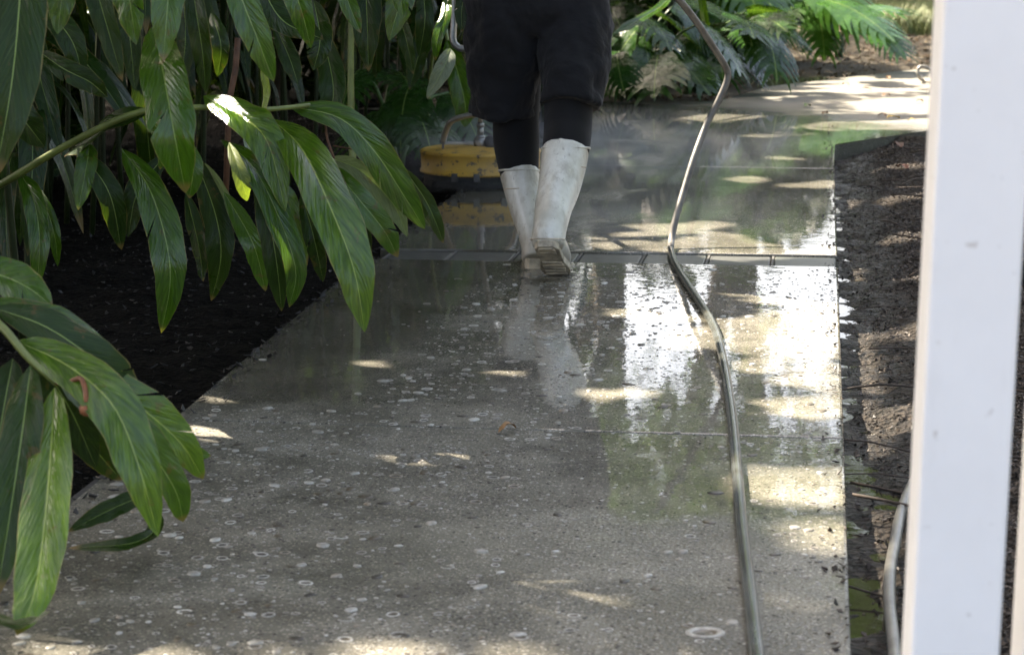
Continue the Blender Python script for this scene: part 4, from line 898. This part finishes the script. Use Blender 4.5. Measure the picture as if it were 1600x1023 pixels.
scatter('dry_litter', 20000, ff_, h_far, .008, .032, 'litter_leaf', thick=.06, lab='dry brown leaf litter on the ground beyond the path', cat='leaf litter')
gv = []; gf = []
def tuft(x, y, n, hh):
    for _ in range(n):
        a = random.random() * 6.283; p = Vector((x + random.gauss(0, .05), y + random.gauss(0, .05), h_far(x, y) - .01)); t = Vector((math.cos(a), math.sin(a), 0)); L = hh * random.uniform(.5, 1.2); w_ = Vector((-t.y, t.x, 0)) * .004
        i = len(gv); gv.extend([p - w_, p + w_, p + t * L * .25 + w_ * .8 + Vector((0, 0, L * .6)), p + t * L * .25 - w_ * .8 + Vector((0, 0, L * .6)), p + t * L * .6 + Vector((0, 0, L * .95))]); gf.extend([(i, i + 1, i + 2, i + 3), (i + 3, i + 2, i + 4)])
for _ in range(420):
    q = G(random.uniform(1200, 1300), random.uniform(118, 138)); 
    if random.random() < .5 and q.y > 15.3 + (q.x + .36) * 1.87 - .25: tuft(q.x, q.y, 5, .05)
for _ in range(1500):
    q = G(random.uniform(1330, 1560), random.uniform(2, 50)); tuft(q.x, q.y, 9, .22)
tag(mesh_obj('grass', gv, gf, M['grass'], smooth=False), 'sunlit grass growing beyond the litter at top right', 'grass', kind='stuff')
tw = MB()
for _ in range(110):
    x, y = fr(); x = max(x, .09); z = h_right(x, y); a = random.uniform(-.9, .9) + (math.pi if random.random() < .5 else 0); L = random.uniform(.08, .3); d = Vector((math.cos(a), math.sin(a), 0))
    tw.tube(spline([Vector((x, y, z + .012)), Vector((x, y, z + .02)) + d * L * .5 + Vector((0, 0, random.uniform(0, .02))), Vector((x, y, z + .012)) + d * L + Vector((random.gauss(0, .02), random.gauss(0, .02), .01))], 5), random.uniform(.0015, .0035), 5)
tag(tw.build('fallen_twigs', M['twig']), 'thin dark twigs strewn over the right mulch bed', 'twigs', kind='stuff')

# fallen leaves on the path, each a thing of its own
fallen = [(1385, 152, .06, 'fallen', 'curled red-brown leaf on the sunlit path left of the post'), (1436, 161, .055, 'fallen', 'red-brown leaf on the sunlit path touching the post edge'), (1396, 187, .07, 'fallen_yellow', 'yellow leaf lying on the pale path near the bed corner'),
          (1378, 183, .06, 'fallen', 'small dark leaf just left of the yellow leaf'), (1353, 142, .07, 'fallen', 'thin brown leaf stalk in the middle of the sunlit path'), (1424, 191, .035, 'fallen_yellow', 'small yellow leaf scrap nearest the bed corner'),
          (1322, 134, .05, 'fallen', 'little dark leaf near the far edge of the sunlit path'), (1289, 180, .06, 'fallen', 'dark leaf at the edge of the wet patch'), (1388, 124, .06, 'fallen', 'brown leaf by the far path edge'), (1262, 168, .07, 'fallen_green', 'green leaf on the damp speckled path'),
          (1345, 219, .06, 'fallen_yellow', 'pale yellow leaf on mulch at the bed corner'), (792, 676, .04, 'fallen', 'brown leaf added in place of a sun spot on the slab joint'), (1405, 232, .08, 'fallen', 'dry brown leaf on the sunny mulch'),  # the slab joint leaf is added where a sun spot falls
          (1410, 262, .08, 'fallen', 'larger brown leaf on the mulch beside the post')]
for i, (px, py, s, mt, lab) in enumerate(fallen):
    inbed = px > 1330 and py > 210; z = -.02 if inbed else 0; g_ = G(px, py, z)
    if inbed: g_.z = h_right(g_.x, g_.y) + .012
    a = random.random() * 6.283; d = Vector((math.cos(a), math.sin(a), 0)); c0 = g_ + Vector((0, 0, .004))
    v, f, uv = blade([c0 - d * s * .6, c0 - d * s * .2 + Vector((0, 0, .012)), c0 + d * s * .3 + Vector((0, 0, .014)), c0 + d * s * .6 + Vector((0, 0, .002))], s * .55, Vector((0, 0, 1)), fold=.7, wave=.2, n=8, seed=900 + i)
    o = mesh_obj('fallen_leaf', v, f, M[mt], None, uvs=uv, origin=g_); tag(o, lab, 'leaf', 'fallen leaves')

# ---------------------------------------------------------------- trees: shade canopy over the left, far trees mirrored in the water
LIT = [[(1055, 526), (1130, 504), (1316, 476), (1318, 560), (1210, 552), (1110, 540)], [(1160, 472), (1312, 450), (1312, 474)], [(990, 488), (1050, 492), (1092, 497), (1030, 501)], [(1145, 577), (1200, 560), (1228, 562), (1190, 577)],
       [(1225, 592), (1316, 566), (1318, 608), (1260, 602)], [(1190, 630), (1318, 620), (1318, 648), (1240, 648)], [(765, 577), (810, 577), (800, 587)], [(905, 613), (1018, 613), (960, 620)], [(1100, 345), (1130, 350), (1110, 354)], [(1005, 365), (1030, 362), (1015, 368)], [(965, 366), (985, 364), (975, 370)], [(1060, 362), (1085, 360), (1070, 366)], [(930, 372), (942, 370), (938, 376)], [(1130, 458), (1155, 455), (1140, 461)], [(1035, 538), (1085, 535), (1060, 541)], [(630, 570), (645, 571), (636, 574)],
       [(1110, 362), (1215, 386), (1195, 400), (1118, 404)], [(1020, 390), (1065, 374), (1108, 370), (1050, 394)], [(985, 352), (1090, 350), (1100, 357), (1040, 360)], [(1225, 398), (1306, 384), (1306, 396)],
       [(1190, 141), (1300, 124), (1460, 104), (1460, 136), (1300, 148)], [(1335, 160), (1460, 150), (1460, 176), (1350, 174)], [(1320, 192), (1460, 186), (1460, 203), (1330, 202)], [(1200, 152), (1240, 150), (1225, 158)], [(1170, 214), (1300, 190), (1335, 200), (1240, 212)], [(1040, 190), (1110, 179), (1195, 181), (1110, 192)],
       [(1210, 290), (1306, 283), (1306, 294)], [(1145, 280), (1170, 276), (1190, 280), (1165, 285)], [(1200, 249), (1220, 245), (1242, 248)], [(1165, 742), (1322, 733), (1322, 785), (1200, 780)],
       [(308, 668), (325, 664), (328, 684)], [(345, 670), (382, 676), (350, 686)], [(318, 622), (340, 623), (338, 626)], [(368, 622), (388, 624), (380, 628)], [(935, 384), (950, 380), (965, 384), (950, 388)], [(985, 378), (1010, 376), (1000, 382)],
       [(645, 954), (695, 956), (675, 963)], [(880, 934), (920, 935), (900, 942)], [(970, 1014), (1040, 1010), (1020, 1026)], [(50, 1008), (120, 1010), (90, 1026)], [(385, 1010), (450, 1012), (420, 1020)], [(560, 1012), (640, 1012), (600, 1032)], [(230, 1020), (290, 1018), (270, 1034)], [(770, 1020), (830, 1018), (810, 1034)], [(1260, 825), (1325, 810), (1328, 850), (1280, 850)],
       [(700, 440), (690, 442), (715, 446)], [(585, 566), (560, 568), (600, 572)], [(780, 668), (820, 668), (815, 678), (775, 676)],
       [(1355, 294), (1440, 292), (1440, 300)], [(1360, 352), (1430, 346), (1430, 356)], [(1350, 250), (1430, 246), (1430, 254)], [(1375, 486), (1430, 482), (1430, 492), (1385, 492)], [(1355, 604), (1430, 596), (1430, 622), (1375, 620)], [(1390, 412), (1430, 410), (1430, 416)], [(1000, 80), (1060, 75), (1090, 100), (1010, 110)], [(330, 340), (350, 350), (340, 380), (320, 370)]]
MX0, MY0, MS, MW, MH = -6.0, -2.0, .02, 600, 1150
mask = np.zeros((MH, MW), bool); yy, xx = np.mgrid[0:MH, 0:MW]; gx = MX0 + (xx + .5) * MS; gy = MY0 + (yy + .5) * MS
for poly in LIT:
    P = [G(*p) for p in poly]; ins = np.zeros_like(mask); j = len(P) - 1
    for i in range(len(P)):
        a, b = P[i], P[j]; c = ((a.y > gy) != (b.y > gy)) & (gx < (b.x - a.x) * (gy - a.y) / (b.y - a.y + 1e-12) + a.x); ins ^= c; j = i
    mask |= ins
for (px, py, d, r_) in [(1015, 92, 13.9, .10), (1040, 84, 13.9, .08), (1068, 85, 14.0, .08), (1055, 108, 13.9, .05), (1000, 110, 13.8, .05), (965, 100, 13.8, .05), (338, 160, 4.78, .05), (365, 176, 4.74, .03), (690, 15, 6.5, .05)]:
    p = at(px, py, d); q = p - SUN * (p.z / SUN.z); mask |= (gx - q.x) ** 2 + (gy - q.y) ** 2 < r_ * r_
for _ in range(1):
    m2 = mask.copy(); m2[1:] |= mask[:-1]; m2[:-1] |= mask[1:]; m2[:, 1:] |= mask[:, :-1]; m2[:, :-1] |= mask[:, 1:]; mask = m2
def leaf_cloud(cent, size, nrm_spread, seed, aspect=.42):
    """cent: n x 3 -> verts (n*6), faces, uvs of small pointed leaves"""
    r = np.random.default_rng(seed); n = len(cent); a = r.uniform(0, 2 * np.pi, n); nrm = np.stack([r.normal(0, nrm_spread, n), r.normal(0, nrm_spread, n), np.ones(n)], 1); nrm /= np.linalg.norm(nrm, axis=1, keepdims=True)
    d = np.stack([np.cos(a), np.sin(a), np.zeros(n)], 1); d -= nrm * (d * nrm).sum(1, keepdims=True); d /= np.linalg.norm(d, axis=1, keepdims=True); s = np.cross(nrm, d)
    L = size * r.uniform(.7, 1.3, n)[:, None]
    T = [(-.5, 0, 0), (-.15, aspect * .5, .05), (.2, aspect * .42, .03), (.5, 0, -.08), (.2, -aspect * .42, .03), (-.15, -aspect * .5, .05)]
    v = np.stack([cent + d * L * q[0] + s * L * q[1] + nrm * L * q[2] for q in T], 1)
    f = np.arange(n * 6).reshape(n, 6); uv = np.tile(np.array([(.5, 0), (.9, .35), (.85, .7), (.5, 1), (.15, .7), (.1, .35)]), (n, 1))
    return v, f, uv
def cloud_obj(name, v, mat, parent, uv=None):
    n = len(v); me = bpy.data.meshes.new(name); vv = v.reshape(-1, 3) - np.array(root_loc(parent)); me.vertices.add(n * 6); me.vertices.foreach_set('co', vv.astype(np.float32).ravel())
    me.loops.add(n * 6); me.loops.foreach_set('vertex_index', np.arange(n * 6, dtype=np.int32)); me.polygons.add(n); me.polygons.foreach_set('loop_start', np.arange(0, n * 6, 6, dtype=np.int32)); me.polygons.foreach_set('loop_total', np.full(n, 6, dtype=np.int32))
    u = me.uv_layers.new(name='UVMap'); u.data.foreach_set('uv', np.tile(np.array([(.5, 0), (.9, .35), (.85, .7), (.5, 1), (.15, .7), (.1, .35)], dtype=np.float32), (n, 1)).ravel())
    me.update(calc_edges=True); me.validate(); me.materials.append(M[mat]); o = bpy.data.objects.new(name, me); COL.objects.link(o); o.parent = parent; return o
S = np.array(SUN)
def shade_points(n, x0, x1, y0, y1, z0, z1):
    g_ = np.stack([rng.uniform(x0, x1, n), rng.uniform(y0, y1, n), np.zeros(n)], 1); z = rng.uniform(z0, z1, n); return g_ + S * (z / S[2])[:, None]
pts = np.concatenate([shade_points(105000, -6.5, .9, 4.2, 12.9, 2.9, 5.6), shade_points(62000, -6.5, .9, -1.2, 4.4, 6.5, 9.5), shade_points(22000, .3, 1.9, 1.5, 12.5, 3.2, 6.2), shade_points(30000, -5, 5, 13, 24, 3.5, 7), shade_points(36000, -4, -.1, 12.5, 19, 3, 6)])
v, f, uv = leaf_cloud(pts, .15, .35, 3)
def hits(v):
    q = v - S * (v[..., 2] / S[2])[..., None]; ix = ((q[..., 0] - MX0) / MS).astype(int); iy = ((q[..., 1] - MY0) / MS).astype(int)
    ok = (ix >= 0) & (ix < MW) & (iy >= 0) & (iy < MH); return (mask[np.clip(iy, 0, MH - 1), np.clip(ix, 0, MW - 1)] & ok)
samp = np.concatenate([v, v.mean(1, keepdims=True), (v + v.mean(1, keepdims=True)) / 2], 1)
keep = ~hits(samp).any(1); v = v[keep]; cen = v.mean(1)  # leaves cut out of the crowns to shape the sun patches
TR = [(-5.6, 2.6, 'leaning shade tree rooted left of the path near the camera'), (-6.4, 8.2, 'broad shade tree rooted beyond the ginger bed'), (-6.0, 14.2, 'shade tree rooted past the far end of the bed')]
own = np.argmin(np.stack([(cen[:, 0] - x) ** 2 * .2 + (cen[:, 1] - y) ** 2 for x, y, _ in TR], 1), 1)
def tree_wood(root, base, top, r, ends):
    mb = MB(); tr = spline([base, base.lerp(top, .5) + Vector((random.uniform(-.15, .15), random.uniform(-.15, .15), 0)), top], 10); mb.tube(tr, [lerp(r, r * .55, i / 9) for i in range(10)], 10).build('trunk', M['bark'], root)
    lb = MB()
    for e in ends:
        e = Vector(e); s_ = Vector(tr[random.randint(6, 9)]); m_ = s_.lerp(e, .5) + Vector((0, 0, .25)); lb.tube(spline([s_, m_, e], 8), [lerp(r * .32, .012, i / 7) for i in range(8)], 6)
    lb.build('limbs', M['bark'], root)
for i, (x, y, lab) in enumerate(TR):
    b = Vector((x, y, -.16)); rt_ = empty('shade_tree', b, lab, 'tree', 'shade trees left of the path'); c_ = v[own == i]
    cloud_obj('crown', c_, 'canopy', rt_); ce = c_.mean(1); e_ = ce[rng.integers(0, len(ce), 16)]
    # limbs stay clear of the gaps in the crown
    tree_wood(rt_, b, Vector((x + .5, y + .2, 3.2)), .17, [q for q in e_ if not hits(q[None, None, :]).any()])
def far_tree(x, d, r, ztop, lean, clumps, n, size, mat, label, name='far_tree', group='trees far beyond the path'):
    b = C(x, d, -.16); rt_ = empty(name, b, label, 'tree', group); ends = []; allp = []
    for (cx, cd_, cz, rx, rz) in clumps:
        k_ = max(20, int(n * rx * rx * rz)); q = rng.normal(0, 1, (k_, 3)); q /= np.linalg.norm(q, axis=1, keepdims=True); q *= rng.uniform(.25, 1, (k_, 1)) ** .5; q = q * np.array([rx, rx, rz]); c0 = C(x + cx, d + cd_, cz); allp.append(q + np.array(c0)); ends.append(c0)
    p_ = np.concatenate(allp); vv, _, _ = leaf_cloud(p_, size, .7, int(abs(d) * 10 + abs(x) + 1), .55); cloud_obj('crown', vv, mat, rt_)
    tree_wood(rt_, b, C(x + lean, d, ztop), r, ends)
def px2x(px, d): return (px - 800) / FPX * d
rt = random.Random(5)
for i, (px, d, r, lean, lab) in enumerate([(935, 38, .36, .3, 'thick dark trunked tree mirrored beside the worker'), (1045, 41, .22, -2.6, 'slender leaning tree mirrored in the wet slab'), (1075, 37, .26, 2.0, 'leaning tree mirrored under the hose'), (1215, 40, .34, -2.2, 'dark trunked tree mirrored near the right path edge'), (1130, 44, .3, .8, 'straight dark tree mirrored between the leaning trunks'), (1285, 42, .32, 1.6, 'forked tree mirrored along the right margin of the slab')]):
    cl_ = [(rt.uniform(-4, 4), rt.uniform(-2, 2), rt.uniform(11.5, 17), rt.uniform(1.2, 2.2), rt.uniform(.8, 1.5)) for _ in range(11)] + [(rt.uniform(-1.6, 1.6), 0, rt.uniform(6.5, 10.5), rt.uniform(.25, .6), rt.uniform(.3, .8)) for _ in range(7)]
    far_tree(px2x(px, d), d, r, 11.5, lean, cl_, 70, .42, 'far_leaf', lab)
for i, (px, d) in enumerate([(-250, 30), (20, 34), (250, 36), (440, 33), (600, 37), (730, 35), (850, 37), (1720, 34), (1900, 37)]):
    cl_ = [(rt.uniform(-1.6, 1.6), rt.uniform(-1, 1), rt.uniform(2.2, 13), rt.uniform(1.0, 1.9), rt.uniform(.8, 1.7)) for _ in range(15)]
    far_tree(px2x(px, d), d, .3, 9, .2, cl_, 60, .42, 'far_dark', 'dense leafy tree standing far back ' + ('left of the path' if px < 900 else 'right of the path') + ', ' + ['first', 'second', 'third', 'fourth', 'fifth', 'sixth', 'seventh', 'first', 'second'][i] + ' from the outside')
for i, px in enumerate([700, 820, 910, 990, 1070, 1150, 1230, 1310, 1400, 1500]):
    if px > 1250: d_ = .5
    d = 35 + rt.uniform(-.5, 2); cl_ = [(rt.uniform(-.8, .8), rt.uniform(-.5, .5), rt.uniform(.9, 3.6), rt.uniform(.6, .95), rt.uniform(.5, .9)) for _ in range(9)]
    far_tree(px2x(px, d), d, .1, 2.2, .1, cl_, 160, .3, 'far_leaf', 'sunlit shrub far beyond the grass, ' + ['leftmost', 'second', 'third', 'fourth', 'fifth', 'sixth', 'seventh', 'eighth', 'ninth', 'tenth'][i] + ' in the row', name='far_shrub', group='shrubs far beyond the path')

for i, (x, y, hh, lab) in enumerate([(-4.3, 6.5, 1.5, 'nearest the camera'), (-4.1, 8.8, 1.6, 'behind the hanging leaves'), (-3.9, 11.2, 1.6, 'left of the cleaner'), (-3.3, 13.6, 1.5, 'above the cleaner'), (-2.6, 15.4, 1.5, 'behind the worker'), (-4.8, 15.5, 1.8, 'farthest back'), (-1.7, 17.2, 1.4, 'behind the low split leaves'), (-5.4, 11.5, 1.9, 'deepest in the bed'), (-.9, 18.2, 1.1, 'right of the worker')]):  # dense shrubs added to keep light out of the background gaps
    b = Vector((x, y, -.08)); rt_ = empty('filler_shrub', b, 'shrub added to darken the background gaps, the one ' + lab, 'shrub', 'added dark shrubs behind the ginger')
    allp = []; ends = []
    for _ in range(9):
        c0 = Vector((x + random.uniform(-.6, .6), y + random.uniform(-.5, .5), random.uniform(.25, hh))); k_ = 420; q = rng.normal(0, 1, (k_, 3)); q /= np.linalg.norm(q, axis=1, keepdims=True); q *= rng.uniform(.2, 1, (k_, 1)) ** .5 * .42; allp.append(q + np.array(c0)); ends.append(c0)
    vv, _, _ = leaf_cloud(np.concatenate(allp), .15, .8, 500 + i, .45); cloud_obj('crown', vv, 'ginger_dark', rt_); tree_wood(rt_, b, Vector((x, y, .5)), .05, ends)

# ---------------------------------------------------------------- spray mist thrown up round the cleaner
def mist(px, py, rx, ry, rz, dens):
    c = G(px, py); c.z = rz * .55; mb = MB(); mb.lathe((0, 0, 0), [(math.sin(a), -math.cos(a)) for a in np.linspace(.12, math.pi - .12, 12)], 20)
    m = N('spray mist'); m.t.nodes.remove(m.b); o = m.obj(); ln = m.n('VectorMath', {0: o}, operation='LENGTH').outputs['Value']
    d = m.math('MULTIPLY', m.ramp(ln, 1.0, .15), m.math('MULTIPLY', m.ramp(m.noise(o, 2.2, 3), .3, .75), dens)); vp = m.n('VolumePrincipled', {'Color': (.93, .95, .97), 'Density': d, 'Anisotropy': .2})
    m.t.links.new(vp.outputs[0], m.out.inputs['Volume']); ob = mb.build('spray_mist', m.m); ob.location = c; ob.scale = (rx, ry, rz); ob.rotation_euler.z = YAW; return tag(ob, 'fine water mist hanging over the wet path around the yellow cleaner', 'mist', kind='stuff')
mist(900, 285, 1.1, .9, .24, .95)

# unseen trees added right of the mulch bed to cut sky light
for i, (x, y, lab) in enumerate([(6.5, 3.0, 'beside the veranda'), (7.0, 8.5, 'opposite the brick strip'), (8.0, 14.5, 'past the bed corner')]):
    cl_ = [(rt.uniform(-2.2, 2.2), rt.uniform(-2.5, 2.5), rt.uniform(1.6, 8.5), rt.uniform(1.0, 1.6), rt.uniform(.8, 1.4)) for _ in range(20)]
    q = Vector((x, y, 0)); far_tree(q.dot(RT), q.dot(FH), .2, 5.5, .2, cl_, 130, .26, 'canopy', 'unseen tree added to block sky light right of the mulch bed ' + lab, name='sky_block_tree', group='added trees right of the bed')

for i, (x, y, lab) in enumerate([(-4.6, .4, 'level with the camera')]):  # unseen tree added to cut light from behind on the left
    cl_ = [(rt.uniform(-1.6, 1.6), rt.uniform(-2, 2), rt.uniform(.8, 7.5), rt.uniform(.9, 1.4), rt.uniform(.8, 1.4)) for _ in range(18)]
    q = Vector((x, y, 0)); far_tree(q.dot(RT), q.dot(FH), .16, 5.0, .2, cl_, 140, .26, 'canopy', 'unseen tree added to block sky light left of the path ' + lab, name='sky_block_tree', group='added trees left of the camera')
